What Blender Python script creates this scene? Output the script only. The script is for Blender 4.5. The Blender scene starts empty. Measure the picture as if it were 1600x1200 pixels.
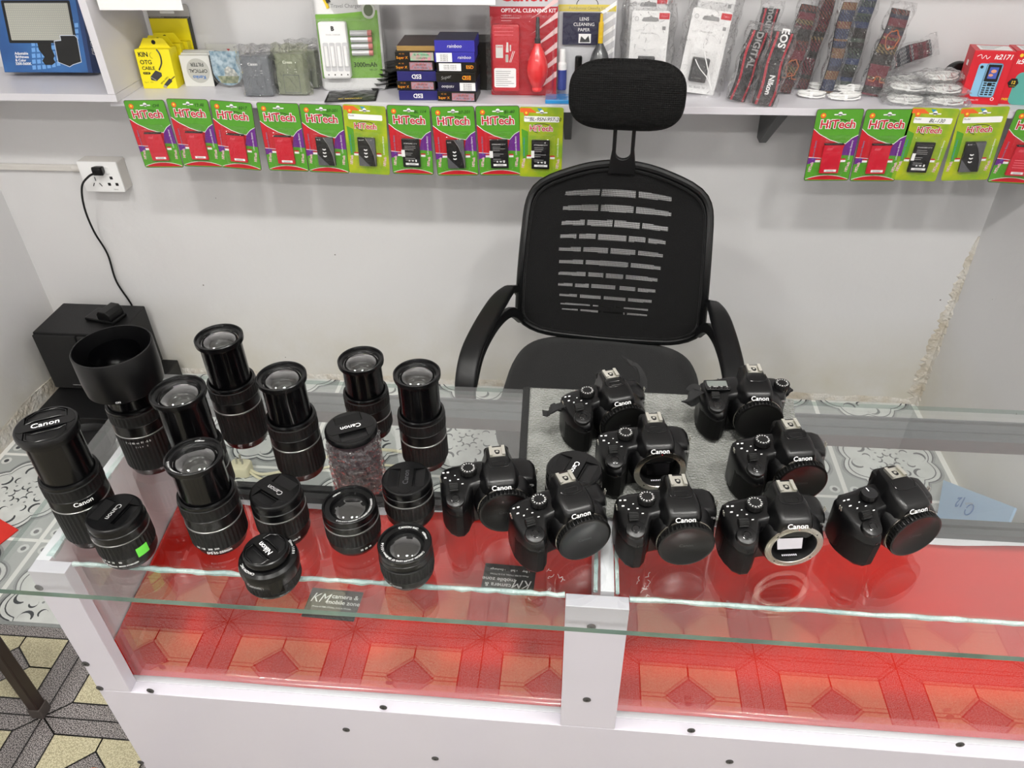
import bpy, math, random
from mathutils import Matrix, Vector
random.seed(7)
R = math.radians
sc = bpy.context.scene
C = sc.collection

# ---------------------------------------------------------------- camera
CAMZ = 1.66
F_PX, PITCH, ROLL, YAW = 1209.85, 0.646983, -0.0183856, -0.0996805
Fw = Vector((math.sin(YAW)*math.cos(PITCH), math.cos(YAW)*math.cos(PITCH), -math.sin(PITCH)))
r0 = Vector((math.cos(YAW), -math.sin(YAW), 0)); u0 = r0.cross(Fw)
Rt = math.cos(ROLL)*r0 + math.sin(ROLL)*u0
Up = -math.sin(ROLL)*r0 + math.cos(ROLL)*u0
cam = bpy.data.cameras.new('camera'); cam.sensor_width = 36; cam.lens = 36*F_PX/1600
cam.clip_start = 0.02; cam.clip_end = 50
cob = bpy.data.objects.new('camera', cam); C.objects.link(cob)
cob.matrix_world = Matrix(((Rt.x, Up.x, -Fw.x, 0), (Rt.y, Up.y, -Fw.y, 0), (Rt.z, Up.z, -Fw.z, CAMZ), (0, 0, 0, 1)))
sc.camera = cob

def P(px, py, z=None, Y=None, X=None):
    """point of the photograph -> point of the shop on a known plane"""
    d = Fw + (px-800)/F_PX*Rt - (py-600)/F_PX*Up
    t = (z-CAMZ)/d.z if z is not None else (Y/d.y if Y is not None else X/d.x)
    return Vector((0, 0, CAMZ)) + t*d

# ---------------------------------------------------------------- world, exposure, lamps
w = bpy.data.worlds.new('world'); sc.world = w; w.use_nodes = True
w.node_tree.nodes['Background'].inputs[0].default_value = (0.9, 0.95, 1, 1)
w.node_tree.nodes['Background'].inputs[1].default_value = 0.25
sc.view_settings.view_transform = 'Standard'; sc.view_settings.look = 'None'
sc.view_settings.exposure = 0.0; sc.view_settings.gamma = 1.0
LAMP = 182.0      # row over the counter
LAMP_FAR = 152.0   # row behind the camera
CEIL = 2.85
LAMPS = [(-1.15, 0.15), (0.0, 0.15), (0.85, 0.15), (-1.15, -1.35), (0.0, -1.35), (0.85, -1.35)]

# ---------------------------------------------------------------- materials
def lin(c):
    if isinstance(c, str):
        c = tuple(int(c[i:i+2], 16)/255 for i in (0, 2, 4))
    return tuple(((v/12.92) if v <= 0.04045 else ((v+0.055)/1.055)**2.4) for v in c) + (1,)
MAT = {}
def mat(name, col, rough=.5, metal=0, bump=0, bscale=100, coat=0, spec=.5, vary=0, vscale=8, emit=0, col2=None, trans=0, sheen=0):
    if name in MAT: return MAT[name]
    m = bpy.data.materials.new(name); m.use_nodes = True; MAT[name] = m
    nt = m.node_tree; b = nt.nodes['Principled BSDF']
    b.inputs['Base Color'].default_value = lin(col); b.inputs['Roughness'].default_value = rough
    b.inputs['Metallic'].default_value = metal; b.inputs['Coat Weight'].default_value = coat
    b.inputs['Coat Roughness'].default_value = .06
    b.inputs['Specular IOR Level'].default_value = spec
    b.inputs['Sheen Weight'].default_value = sheen
    if emit:
        b.inputs['Emission Color'].default_value = lin(col); b.inputs['Emission Strength'].default_value = emit
    tc = nt.nodes.new('ShaderNodeTexCoord')
    if vary or col2:
        n = nt.nodes.new('ShaderNodeTexNoise'); n.inputs['Scale'].default_value = vscale; n.inputs['Detail'].default_value = 5
        nt.links.new(tc.outputs['Object'], n.inputs['Vector'])
        mx = nt.nodes.new('ShaderNodeMixRGB'); c = lin(col)
        mx.inputs[1].default_value = c
        mx.inputs[2].default_value = lin(col2) if col2 else tuple(v*(1-vary) for v in c[:3]) + (1,)
        cr = nt.nodes.new('ShaderNodeValToRGB'); cr.color_ramp.elements[0].position = .38; cr.color_ramp.elements[1].position = .65
        nt.links.new(n.outputs[0], cr.inputs[0]); nt.links.new(cr.outputs[0], mx.inputs[0]); nt.links.new(mx.outputs[0], b.inputs['Base Color'])
    if bump:
        n = nt.nodes.new('ShaderNodeTexNoise'); n.inputs['Scale'].default_value = bscale; n.inputs['Detail'].default_value = 4
        nt.links.new(tc.outputs['Object'], n.inputs['Vector'])
        bp = nt.nodes.new('ShaderNodeBump'); bp.inputs['Strength'].default_value = bump; bp.inputs['Distance'].default_value = .01
        nt.links.new(n.outputs[0], bp.inputs['Height']); nt.links.new(bp.outputs[0], b.inputs['Normal'])
    return m

def clear(name, tint=(.97, .99, .98), rough=0.0, ior=1.5, gain=1.0, bump=0, bscale=60, haze=0):
    """thin clear sheet: see-through plus Fresnel reflection on each face"""
    if name in MAT: return MAT[name]
    m = bpy.data.materials.new(name); m.use_nodes = True; MAT[name] = m
    nt = m.node_tree; nt.nodes.remove(nt.nodes['Principled BSDF'])
    out = nt.nodes['Material Output']
    t = nt.nodes.new('ShaderNodeBsdfTransparent'); t.inputs[0].default_value = tuple(tint) + (1,)
    g = nt.nodes.new('ShaderNodeBsdfGlossy'); g.inputs['Roughness'].default_value = rough; g.inputs[0].default_value = (1, 1, 1, 1)
    fr = nt.nodes.new('ShaderNodeFresnel'); fr.inputs[0].default_value = ior
    # same weight from either side of the sheet
    geo = nt.nodes.new('ShaderNodeNewGeometry')
    mi = nt.nodes.new('ShaderNodeMix'); mi.inputs[2].default_value = ior; mi.inputs[3].default_value = 1/ior
    nt.links.new(geo.outputs['Backfacing'], mi.inputs[0]); nt.links.new(mi.outputs[0], fr.inputs[0])
    mul = nt.nodes.new('ShaderNodeMath'); mul.operation = 'MULTIPLY'; mul.inputs[1].default_value = gain; mul.use_clamp = True
    nt.links.new(fr.outputs[0], mul.inputs[0])
    mx = nt.nodes.new('ShaderNodeMixShader')
    nt.links.new(mul.outputs[0], mx.inputs[0]); nt.links.new(t.outputs[0], mx.inputs[1]); nt.links.new(g.outputs[0], mx.inputs[2])
    last = mx
    if haze:
        d = nt.nodes.new('ShaderNodeBsdfDiffuse'); d.inputs[0].default_value = (.9, .9, .92, 1)
        m2 = nt.nodes.new('ShaderNodeMixShader'); m2.inputs[0].default_value = haze
        nt.links.new(mx.outputs[0], m2.inputs[1]); nt.links.new(d.outputs[0], m2.inputs[2]); last = m2
    nt.links.new(last.outputs[0], out.inputs[0])
    if bump:
        tc = nt.nodes.new('ShaderNodeTexCoord'); n = nt.nodes.new('ShaderNodeTexNoise'); n.inputs['Scale'].default_value = bscale
        n.inputs['Detail'].default_value = 3; n.inputs['Distortion'].default_value = 1.5
        nt.links.new(tc.outputs['Object'], n.inputs['Vector'])
        bp = nt.nodes.new('ShaderNodeBump'); bp.inputs['Strength'].default_value = bump; bp.inputs['Distance'].default_value = .02
        nt.links.new(n.outputs[0], bp.inputs['Height'])
        nt.links.new(bp.outputs[0], g.inputs['Normal']); nt.links.new(bp.outputs[0], fr.inputs['Normal'])
    return m

WHITE = mat('white_laminate', 'd9d7dd', .35, bump=.02, bscale=25, vary=.05, vscale=3)
PRINTW = mat('white_print', 'f2f2f2', .45)
BLACKP = mat('black_plastic', '080809', .36, spec=.35, bump=.04, bscale=900)
SATIN = mat('satin_black', '080809', .27, spec=.35, bump=.03, bscale=1500)
RUBBER = mat('black_rubber', '090909', .5, spec=.3, bump=.2, bscale=1200)
TUBE = mat('lens_tube', '040405', .18, spec=.4)
DGREY = mat('dark_grey_plastic', '3a3b3d', .4)
SILVER = mat('silver_metal', 'c9c8c2', .28, 1)
CHROME = mat('mount_metal', 'b5b0a8', .22, 1)
INK = mat('black_ink', '101010', .6)
WTXT = mat('white_lettering', 'f4f4f4', .5)
GTXT = mat('grey_lettering', '9a9a9a', .5)
REDP = mat('red_print', 'd01f2b', .4)
CAPM = mat('cap_plastic', '090909', .33, spec=.3)
DARKGLASS = mat('dark_lens_glass', '07090a', .03, spec=.9, coat=1)
GLASSD = clear('lens_glass', (.93, .95, .94), 0, 1.5, 3.2)
FILM = clear('clear_blister', (.985, .985, .985), .06, 1.45, 1.1, bump=.25, bscale=30)
BAG = clear('crinkled_bag', (.985, .985, .985), .10, 1.5, 1.8, bump=1.0, bscale=38, haze=.02)
BAGH = clear('milky_bag', (.97, .975, .97), .15, 1.5, 1.8, bump=1.0, bscale=35, haze=.10)

# ---------------------------------------------------------------- object helpers
def tag(o, label=None, cat=None, group=None, kind=None):
    if label: o['label'] = label
    if cat: o['category'] = cat
    if group: o['group'] = group
    if kind: o['kind'] = kind
    return o
def thing(name, label, cat, loc=(0, 0, 0), rz=0, group=None, m=None, s=1):
    o = bpy.data.objects.new(name, None); C.objects.link(o); o.empty_display_size = .02
    M = m if m is not None else Matrix.Translation(loc) @ Matrix.Rotation(rz, 4, 'Z')
    o.matrix_world = M @ Matrix.Scale(s, 4)
    return tag(o, label, cat, group)

TXT = {}
def text_data(s, bold=0.0, spacing=1.0, fine=3):
    k = (s, bold, spacing, fine)
    if k in TXT: return TXT[k]
    cu = bpy.data.curves.new('t', 'FONT'); cu.body = s; cu.size = 1; cu.offset = bold; cu.space_character = spacing
    cu.align_x = 'CENTER'; cu.align_y = 'CENTER'; cu.resolution_u = fine
    o = bpy.data.objects.new('t', cu); C.objects.link(o)
    dg = bpy.context.evaluated_depsgraph_get()
    me = o.evaluated_get(dg).to_mesh()
    vs = [tuple(v.co) for v in me.vertices]; fs = [tuple(p.vertices) for p in me.polygons]
    o.evaluated_get(dg).to_mesh_clear()
    bpy.data.objects.remove(o); bpy.data.curves.remove(cu)
    TXT[k] = (vs, fs); return TXT[k]

class G:
    """collects shapes, then links them as ONE mesh object"""
    def __init__(s, T=None):
        s.v = []; s.f = []; s.m = []; s.mats = []; s.T = T or Matrix.Identity(4)
    def mi(s, m):
        if m not in s.mats: s.mats.append(m)
        return s.mats.index(m)
    def add(s, vs, fs, m, T=None):
        n = len(s.v); M = s.T @ T if T is not None else s.T
        s.v += [M @ Vector(p) for p in vs]; k = s.mi(m)
        s.f += [tuple(i+n for i in f) for f in fs]; s.m += [k]*len(fs); return s
    def box(s, x0, x1, y0, y1, z0, z1, m, T=None):
        vs = [(x, y, z) for z in (z0, z1) for y in (y0, y1) for x in (x0, x1)]
        return s.add(vs, [(0, 2, 3, 1), (4, 5, 7, 6), (0, 1, 5, 4), (2, 6, 7, 3), (0, 4, 6, 2), (1, 3, 7, 5)], m, T)
    def cbox(s, c, d, m, T=None):
        return s.box(c[0]-d[0]/2, c[0]+d[0]/2, c[1]-d[1]/2, c[1]+d[1]/2, c[2]-d[2]/2, c[2]+d[2]/2, m, T)
    def prism(s, poly, z0, z1, m, T=None, bev=0):
        n = len(poly)
        a = sum(poly[i][0]*poly[(i+1) % n][1]-poly[(i+1) % n][0]*poly[i][1] for i in range(n))
        if a < 0: poly = poly[::-1]
        cx = sum(p[0] for p in poly)/n; cy = sum(p[1] for p in poly)/n
        rings = [(z0, 1.0), (z1, 1.0)]
        if bev:
            w_ = max(max(p[0] for p in poly)-min(p[0] for p in poly), 1e-6)
            k = 1-2*bev/w_
            rings = [(z0, 1), (z1-bev, 1), (z1-bev*.3, 1-(1-k)*.4), (z1, k)]
        vs = []
        for z, k in rings: vs += [(cx+(p[0]-cx)*k, cy+(p[1]-cy)*k, z) for p in poly]
        fs = [tuple(range(n))[::-1]]
        for r in range(len(rings)-1):
            fs += [(r*n+i, r*n+(i+1) % n, (r+1)*n+(i+1) % n, (r+1)*n+i) for i in range(n)]
        fs.append(tuple((len(rings)-1)*n+i for i in range(n)))
        return s.add(vs, fs, m, T)
    def flat(s, poly, z, m, T=None):
        n = len(poly)
        a = sum(poly[i][0]*poly[(i+1) % n][1]-poly[(i+1) % n][0]*poly[i][1] for i in range(n))
        if a < 0: poly = poly[::-1]
        return s.add([(p[0], p[1], z) for p in poly], [tuple(range(n))], m, T)
    def lathe(s, prof, m, n=48, T=None, ribs=None, a0=0, a1=2*math.pi, caps=True):
        """prof: [(r,z) or (r,z,material)] ; ribs=(first,last,depth) ring range with alternating radius"""
        full = abs(a1-a0-2*math.pi) < 1e-6; N = n if full else n+1
        vs = []
        for j, p in enumerate(prof):
            for i in range(N):
                a = a0+(a1-a0)*i/n; r = p[0]
                if ribs and ribs[0] <= j <= ribs[1] and (i % 4) in (2, 3): r -= ribs[2]
                vs.append((r*math.cos(a), r*math.sin(a), p[1]))
        base = len(s.v); M = s.T @ T if T is not None else s.T
        s.v += [M @ Vector(p) for p in vs]
        for j in range(len(prof)-1):
            mm = prof[j][2] if len(prof[j]) > 2 else m; k = s.mi(mm)
            for i in range(n):
                i2 = (i+1) % N
                s.f.append((base+j*N+i, base+j*N+i2, base+(j+1)*N+i2, base+(j+1)*N+i)); s.m.append(k)
        if full and caps:
            for j, rev in ((0, True), (len(prof)-1, False)):
                if prof[j][0] > 1e-6:
                    f = tuple(base+j*N+i for i in range(N)); s.f.append(f[::-1] if rev else f); s.m.append(s.mi(m))
        return s
    def tube(s, pts, r, m, n=8, closed=False, T=None, flat=None, cap=True):
        pts = [Vector(p) for p in pts]; N = len(pts); rings = []
        up = None
        for i, p in enumerate(pts):
            t = (pts[(i+1) % N]-pts[i-1]) if closed else (pts[min(i+1, N-1)]-pts[max(i-1, 0)])
            if t.length < 1e-9: t = Vector((0, 0, 1))
            t.normalize()
            if up is None:
                up = Vector((0, 0, 1)) if abs(t.z) < .9 else Vector((1, 0, 0))
                if flat: up = Vector(flat[2])
            a = t.cross(up)
            if a.length < 1e-6: a = t.orthogonal()
            a.normalize(); b = a.cross(t).normalized(); up = b if not flat else up
            rr = r[i] if isinstance(r, (list, tuple)) else r
            ring = []
            for k in range(n):
                an = 2*math.pi*(k+.5)/n
                if flat:
                    ca, sa = math.cos(an), math.sin(an)
                    e = .35
                    ring.append(p + a*flat[0]/2*math.copysign(abs(ca)**e, ca) + b*flat[1]/2*math.copysign(abs(sa)**e, sa))
                else: ring.append(p + a*rr*math.cos(an) + b*rr*math.sin(an))
            rings.append(ring)
        return s.loft(rings, m, closed=closed, T=T, cap=cap)
    def loft(s, rings, m, closed=False, T=None, cap=True):
        n = len(rings[0]); vs = [tuple(p) for r in rings for p in r]; fs = []
        L = len(rings)
        for j in range(L if closed else L-1):
            j2 = (j+1) % L
            fs += [(j*n+i, j*n+(i+1) % n, j2*n+(i+1) % n, j2*n+i) for i in range(n)]
        if not closed and cap:
            fs += [tuple(range(n))[::-1], tuple((L-1)*n+i for i in range(n))]
        return s.add(vs, fs, m, T)
    def grid(s, nu, nv, fn, m, T=None, mfn=None):
        vs = [fn(i/nu, j/nv) for j in range(nv+1) for i in range(nu+1)]
        base = len(s.v); M = s.T @ T if T is not None else s.T
        s.v += [M @ Vector(p) for p in vs]
        for j in range(nv):
            for i in range(nu):
                mm = mfn((i+.5)/nu, (j+.5)/nv) if mfn else m
                if mm is None: continue
                a = base+j*(nu+1)+i
                s.f.append((a, a+1, a+nu+2, a+nu+1)); s.m.append(s.mi(mm))
        return s
    def text(s, st, size, x, y, z, m, rot=0, bold=.0, sx=1, shear=0, T=None, wrap=None, polar=None, spacing=1, fine=3):
        vs, fs = text_data(st, bold, spacing, fine); o = []
        c, d = math.cos(rot), math.sin(rot)
        for p in vs:
            X = (p[0]+shear*p[1])*size*sx; Y = p[1]*size
            if wrap:      # round an upright cylinder: wrap=(radius, angle)
                a = wrap[1]+X/wrap[0]; o.append((wrap[0]*math.cos(a), wrap[0]*math.sin(a), z+Y))
            elif polar:   # round a disc: polar=(radius, angle)
                a = polar[1]-X/polar[0]; rr = polar[0]+Y; o.append((rr*math.cos(a), rr*math.sin(a), z))
            else: o.append((x+X*c-Y*d, y+X*d+Y*c, z))
        return s.add(o, fs, m, T)
    def build(s, name, parent=None, label=None, smooth=30, bevel=0, seg=2):
        me = bpy.data.meshes.new(name); me.from_pydata([tuple(p) for p in s.v], [], s.f)
        for m in s.mats: me.materials.append(m)
        me.polygons.foreach_set('material_index', s.m)
        me.update()
        if smooth:
            me.shade_smooth(); me.set_sharp_from_angle(angle=R(smooth))
        o = bpy.data.objects.new(name, me); C.objects.link(o)
        if parent: o.parent = parent
        if label: o['label'] = label
        if bevel:
            b = o.modifiers.new('b', 'BEVEL'); b.width = bevel; b.segments = seg; b.limit_method = 'ANGLE'; b.angle_limit = R(40); b.harden_normals = False
        return o

def rrect(x0, x1, y0, y1, r, n=5):
    o = []
    for cx, cy, a in ((x1-r, y1-r, 0), (x0+r, y1-r, 90), (x0+r, y0+r, 180), (x1-r, y0+r, 270)):
        for i in range(n+1):
            t = R(a+90*i/n); o.append((cx+r*math.cos(t), cy+r*math.sin(t)))
    return o
def ell(cx, cy, rx, ry=None, n=28, a0=0, a1=360):
    ry = ry or rx
    k = n if a1-a0 >= 360 else n+1
    return [(cx+rx*math.cos(R(a0+(a1-a0)*i/n)), cy+ry*math.sin(R(a0+(a1-a0)*i/n))) for i in range(k)]
def arc_band(cx, cy, r, w_, a0, a1, n=20):
    return ell(cx, cy, r+w_/2, None, n, a0, a1) + ell(cx, cy, r-w_/2, None, n, a0, a1)[::-1]
def spline(pts, k=8):
    pts = [Vector(p) for p in pts]; o = []
    for i in range(len(pts)-1):
        p0 = pts[max(i-1, 0)]; p1 = pts[i]; p2 = pts[i+1]; p3 = pts[min(i+2, len(pts)-1)]
        for j in range(k):
            t = j/k
            o.append(.5*((2*p1)+(p2-p0)*t+(2*p0-5*p1+4*p2-p3)*t*t+(3*p1-p0-3*p2+p3)*t**3))
    o.append(pts[-1]); return o
# ================================================================ ROOM
XL, XR, YB, YF = -1.83, 1.16, 2.17, -2.5
WALLM = mat('wall_paint', 'dcdbdc', .33, bump=.10, bscale=2.2, vary=.06, vscale=2.5)
def wall_material():
    m = bpy.data.materials.new('glossy_painted_wall'); m.use_nodes = True; nt = m.node_tree; b = nt.nodes['Principled BSDF']
    tc = nt.nodes.new('ShaderNodeTexCoord'); L = nt.links.new
    n1 = nt.nodes.new('ShaderNodeTexNoise'); n1.inputs['Scale'].default_value = 2.2; n1.inputs['Detail'].default_value = 3
    n2 = nt.nodes.new('ShaderNodeTexNoise'); n2.inputs['Scale'].default_value = 60; n2.inputs['Detail'].default_value = 6
    L(tc.outputs['Object'], n1.inputs['Vector']); L(tc.outputs['Object'], n2.inputs['Vector'])
    add = nt.nodes.new('ShaderNodeMath'); add.operation = 'MULTIPLY_ADD'; add.inputs[1].default_value = .03
    L(n2.outputs[0], add.inputs[0]); L(n1.outputs[0], add.inputs[2])
    bp = nt.nodes.new('ShaderNodeBump'); bp.inputs['Strength'].default_value = .35; bp.inputs['Distance'].default_value = .05
    L(add.outputs[0], bp.inputs['Height']); L(bp.outputs[0], b.inputs['Normal'])
    b.inputs['Roughness'].default_value = .3
    # grime specks and yellowing low down near the floor (dirt on the paint itself)
    sx = nt.nodes.new('ShaderNodeSeparateXYZ'); L(tc.outputs['Object'], sx.inputs[0])
    mr = nt.nodes.new('ShaderNodeMapRange'); mr.inputs[1].default_value = .35; mr.inputs[2].default_value = 0.0; L(sx.outputs[2], mr.inputs[0])
    n3 = nt.nodes.new('ShaderNodeTexNoise'); n3.inputs['Scale'].default_value = 9; n3.inputs['Detail'].default_value = 8; L(tc.outputs['Object'], n3.inputs['Vector'])
    mu = nt.nodes.new('ShaderNodeMath'); mu.operation = 'MULTIPLY'; L(mr.outputs[0], mu.inputs[0]); L(n3.outputs[0], mu.inputs[1])
    mx = nt.nodes.new('ShaderNodeMixRGB'); mx.inputs[1].default_value = lin('dddcdd'); mx.inputs[2].default_value = lin('c9c2ab'); L(mu.outputs[0], mx.inputs[0])
    v = nt.nodes.new('ShaderNodeTexVoronoi'); v.inputs['Scale'].default_value = 9; L(tc.outputs['Object'], v.inputs['Vector'])
    ls = nt.nodes.new('ShaderNodeMath'); ls.operation = 'LESS_THAN'; ls.inputs[1].default_value = .022; L(v.outputs['Distance'], ls.inputs[0])
    m2 = nt.nodes.new('ShaderNodeMixRGB'); m2.inputs[2].default_value = lin('6d6660'); L(mx.outputs[0], m2.inputs[1]); L(ls.outputs[0], m2.inputs[0])
    L(m2.outputs[0], b.inputs['Base Color']); return m
WM = wall_material()
def struct(g, name, **k): return tag(g.build(name, None, **k), kind='structure')
struct(G().box(XL-.1, XR+.1, YB, YB+.1, 0, CEIL, WM), 'wall_back', smooth=0)
struct(G().box(XL-.1, XL, YF, YB, 0, CEIL, WM), 'wall_left', smooth=0)
struct(G().box(XR, XR+.1, YF, YB, 0, CEIL, WM), 'wall_right', smooth=0)
struct(G().box(XL-.1, XR+.1, YF-.1, YF, 0, CEIL, WM), 'wall_front', smooth=0)
struct(G().box(XL-.1, XR+.1, YF-.1, YB+.1, CEIL, CEIL+.1, mat('ceiling_white', 'f4f4f2', .6)), 'ceiling', smooth=0)

# peeling plaster in the right back corner and along the left wall foot
PLAST = mat('peeling_plaster', 'dbd7d0', .8, bump=1, bscale=70, col2='c6bcab', vscale=14)
g = G(); rnd = random.Random(3)
rings = []
for j in range(71):
    z = .004+.62*j/70; k = (1-j/70)**.5
    a_ = (.014+.030*rnd.random())*k+.004; b_ = (.010+.016*rnd.random())*k+.003
    rings.append([(XR-.0002, YB-b_, z), (XR-.0002, YB-.0002, z), (XR-a_, YB-.0002, z), (XR-a_*.8, YB-.0035, z), (XR-.005, YB-.006, z), (XR-.003, YB-b_*.8, z)])
g.loft(rings, PLAST)
tag(g.build('trim_1'), kind='structure')
def corner_strip(x, name):
    def f(u, v):
        k = (math.sin(v*43)+math.sin(v*17+1))*.006
        return (x+(.0 if u == 0 else k*0), 0, 0)
    g = G(); n = 60; rings = []
    for j in range(n+1):
        y = YF+(YB-YF)*j/n; w_ = .03+.018*rnd.random()
        rings.append([(x, y, 0.0), (x+.004, y, w_), (x+.0035, y, w_+.02+.03*rnd.random()), (x, y, w_+.03)])
    g.loft(rings, PLAST); tag(g.build(name), kind='structure')
corner_strip(XL, 'baseboard_left')
g = G(); rings = []
for j in range(61):
    xx = XL+(XR-XL)*j/60; w_ = .012+.012*rnd.random()
    rings.append([(xx, YB, 0), (xx, YB-.004, 0), (xx, YB-.003, w_), (xx, YB, w_+.006)])
g.loft(rings, PLAST); tag(g.build('baseboard_back'), kind='structure')

# ---------------------------------------------------------------- floor behind the counter: grey floral tiles
TH = 1.09
T1 = mat('tile_grey', 'a9adab', .18, bump=.01, bscale=30, vary=.1, vscale=6)
T2 = mat('tile_pale', 'd3d6d3', .18, vary=.12, vscale=22)
T3 = mat('tile_mid_grey', '8f9392', .2, vary=.15, vscale=40)
T4 = mat('tile_ink', '44474a', .22)
GR = mat('grout_white', 'e6e6e2', .6)
g = G().box(XL, XR, TH, YB, -.05, 0, GR)
tx, ty = .315, .31; x = -1.985+.03
def curl(cx, cy, r, a, s=1):
    o = []; inn = []
    for i in range(11):
        t = i/10; an = a+s*t*R(200); w_ = r*.5*math.sin(math.pi*min(1, t*1.1+.12))*.9+.0006
        o.append((cx+(r+w_/2)*math.cos(an), cy+(r+w_/2)*math.sin(an))); inn.append((cx+(r-w_/2)*math.cos(an), cy+(r-w_/2)*math.sin(an)))
    return o+inn[::-1]
def quadstrip(poly, z, m):   # band polygon (outer + reversed inner) as quads
    n = len(poly)//2
    vs = [(p[0], p[1], z) for p in poly]
    g.add(vs, [(i, i+1, 2*n-2-i, 2*n-1-i) for i in range(n-1)], m)
YC = [1.53, 1.18-.004+.0, 1.92]
jj = 0
for yc in (1.187, 1.53, 1.873, 2.216):
    xi = -1.655-.33
    k = 0
    while xi < XR+.2:
        x0, x1, y0, y1 = max(xi-.16, XL), min(xi+.16, XR), max(yc-.168, TH), min(yc+.168, YB)
        if x1-x0 > .01 and y1-y0 > .01:
            g.flat([(x0+.002, y0+.002), (x1-.002, y0+.002), (x1-.002, y1-.002), (x0+.002, y1-.002)], .0006, T1)
            def inside(p): return XL+.004 < p[0] < XR-.004 and TH+.004 < p[1] < YB-.004
            plain = (k+int(round(yc*10))) % 2 == 1 and False
            def motif(poly, z, m, band=False):
                if all(inside(p) for p in poly): quadstrip(poly, z, m) if band else g.flat(poly, z, m)
            # scalloped pale medallion with dark outline, curls and a central knot
            def scal(r, n=72, amp=.1): return [(xi+r*(1+amp*abs(math.sin(4*a)) )*math.cos(a), yc+r*(1+amp*abs(math.sin(4*a)))*math.sin(a)) for a in (2*math.pi*i/n for i in range(n))]
            def clipf(poly): return [(min(max(p[0], XL+.004), XR-.004), min(max(p[1], TH+.004), YB-.004)) for p in poly]
            for r, z, m in ((.150, .001, T3), (.143, .0013, T4), (.1385, .0016, T2), (.128, .0019, T4), (.1245, .0022, T2)):
                g.flat(clipf(scal(r*.92, amp=.16)), z, m)
            for q in range(8):
                a = q*math.pi/4+.2
                motif(curl(xi+.098*math.cos(a), yc+.098*math.sin(a), .019, a+2.0, 1 if q % 2 else -1), .0025, T4, True)
                motif(curl(xi+.066*math.cos(a+.39), yc+.066*math.sin(a+.39), .012, a, -1 if q % 2 else 1), .0025, T4, True)
            for q in range(8):
                a = q*math.pi/4
                motif(curl(xi+.03*math.cos(a), yc+.03*math.sin(a), .0105, a+1.2, 1), .0025, T4, True)
                motif(ell(xi+.045*math.cos(a), yc+.045*math.sin(a), .004, n=8), .0025, T3)
            for sx_ in (-1, 1):
                for sy_ in (-1, 1):
                    cx, cy = xi+sx_*.135, yc+sy_*.14
                    motif(ell(cx, cy, .016, n=10), .001, T2); motif(ell(cx, cy, .008, n=8), .0013, T4)
        xi += .33; k += 1
tag(g.build('floor', smooth=0), kind='structure')

# ---------------------------------------------------------------- floor in front: granite star tiles
def granite(name, c1, c2, sc_, pos=.5):
    m = bpy.data.materials.new(name); m.use_nodes = True; nt = m.node_tree; b = nt.nodes['Principled BSDF']; L = nt.links.new
    tc = nt.nodes.new('ShaderNodeTexCoord'); n = nt.nodes.new('ShaderNodeTexNoise'); n.inputs['Scale'].default_value = sc_; n.inputs['Detail'].default_value = 2
    L(tc.outputs['Object'], n.inputs['Vector']); cr = nt.nodes.new('ShaderNodeValToRGB'); e = cr.color_ramp.elements
    e[0].position = pos-.05; e[0].color = lin(c1); e[1].position = pos+.05; e[1].color = lin(c2)
    L(n.outputs[0], cr.inputs[0]); L(cr.outputs[0], b.inputs['Base Color']); b.inputs['Roughness'].default_value = .28; return m
GRAN = granite('granite_speckle', '2e2a2b', 'aaa4a2', 420, .5)
BEIG = granite('beige_speckle', 'a8a083', 'cbc4a4', 380, .5)
TLINE = mat('black_joint', '0c0b0b', .3)
g = G().box(XL, XR, YF, TH, -.05, 0, GRAN)
S0 = Vector((-1.178, .854)); PX, PY = .328, .238
def clip_rect(poly, x0, x1, y0, y1):
    for ax, lim, s in ((0, x0, 1), (0, x1, -1), (1, y0, 1), (1, y1, -1)):
        o = []
        for i in range(len(poly)):
            a, b = poly[i-1], poly[i]; da, db = s*(a[ax]-lim), s*(b[ax]-lim)
            if (da >= 0) != (db >= 0):
                t = da/(da-db); o.append((a[0]+(b[0]-a[0])*t, a[1]+(b[1]-a[1])*t))
            if db >= 0: o.append(b)
        poly = o
        if len(poly) < 3: return None
    return poly
def put(poly, z, m):
    p = clip_rect(poly, XL+.001, XR-.001, YF+.001, TH-.03)
    if p: g.flat(p, z, m)
def line(a, b, w_=.0035):
    d = Vector(b)-Vector(a); n = Vector((-d.y, d.x)).normalized()*w_/2
    put([(a[0]+n.x, a[1]+n.y), (b[0]+n.x, b[1]+n.y), (b[0]-n.x, b[1]-n.y), (a[0]-n.x, a[1]-n.y)], .0012, TLINE)
for ix in range(-3, 9):
    for iy in range(-14, 3):
        cx, cy = S0.x+ix*PX, S0.y+iy*PY-(.107 if iy < -1 else 0)
        for sx_ in (-1, 1):
            for sy_ in (-1, 1):
                q = lambda x, y: (cx+sx_*x, cy+sy_*y)
                put([q(.05, .038), q(.164, .038), q(.164, .069), q(.105, .119), q(.05, .119)], .0008, BEIG)
                for a, b in (((0, 0), (.05, .038)), ((.05, .038), (.164, .038)), ((.05, .038), (.05, .119)), ((.164, .038), (.164, .069)), ((.164, .069), (.105, .119)), ((.105, .119), (.05, .119))):
                    line(q(*a), q(*b))
        line((cx-.164, cy), (cx+.164, cy), .003); line((cx, cy-.119), (cx, cy+.119), .003)
g.box(XL, XR, TH-.006, TH+.004, 0, .0016, T3)
tag(g.build('trim_2', smooth=0), kind='structure')

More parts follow.
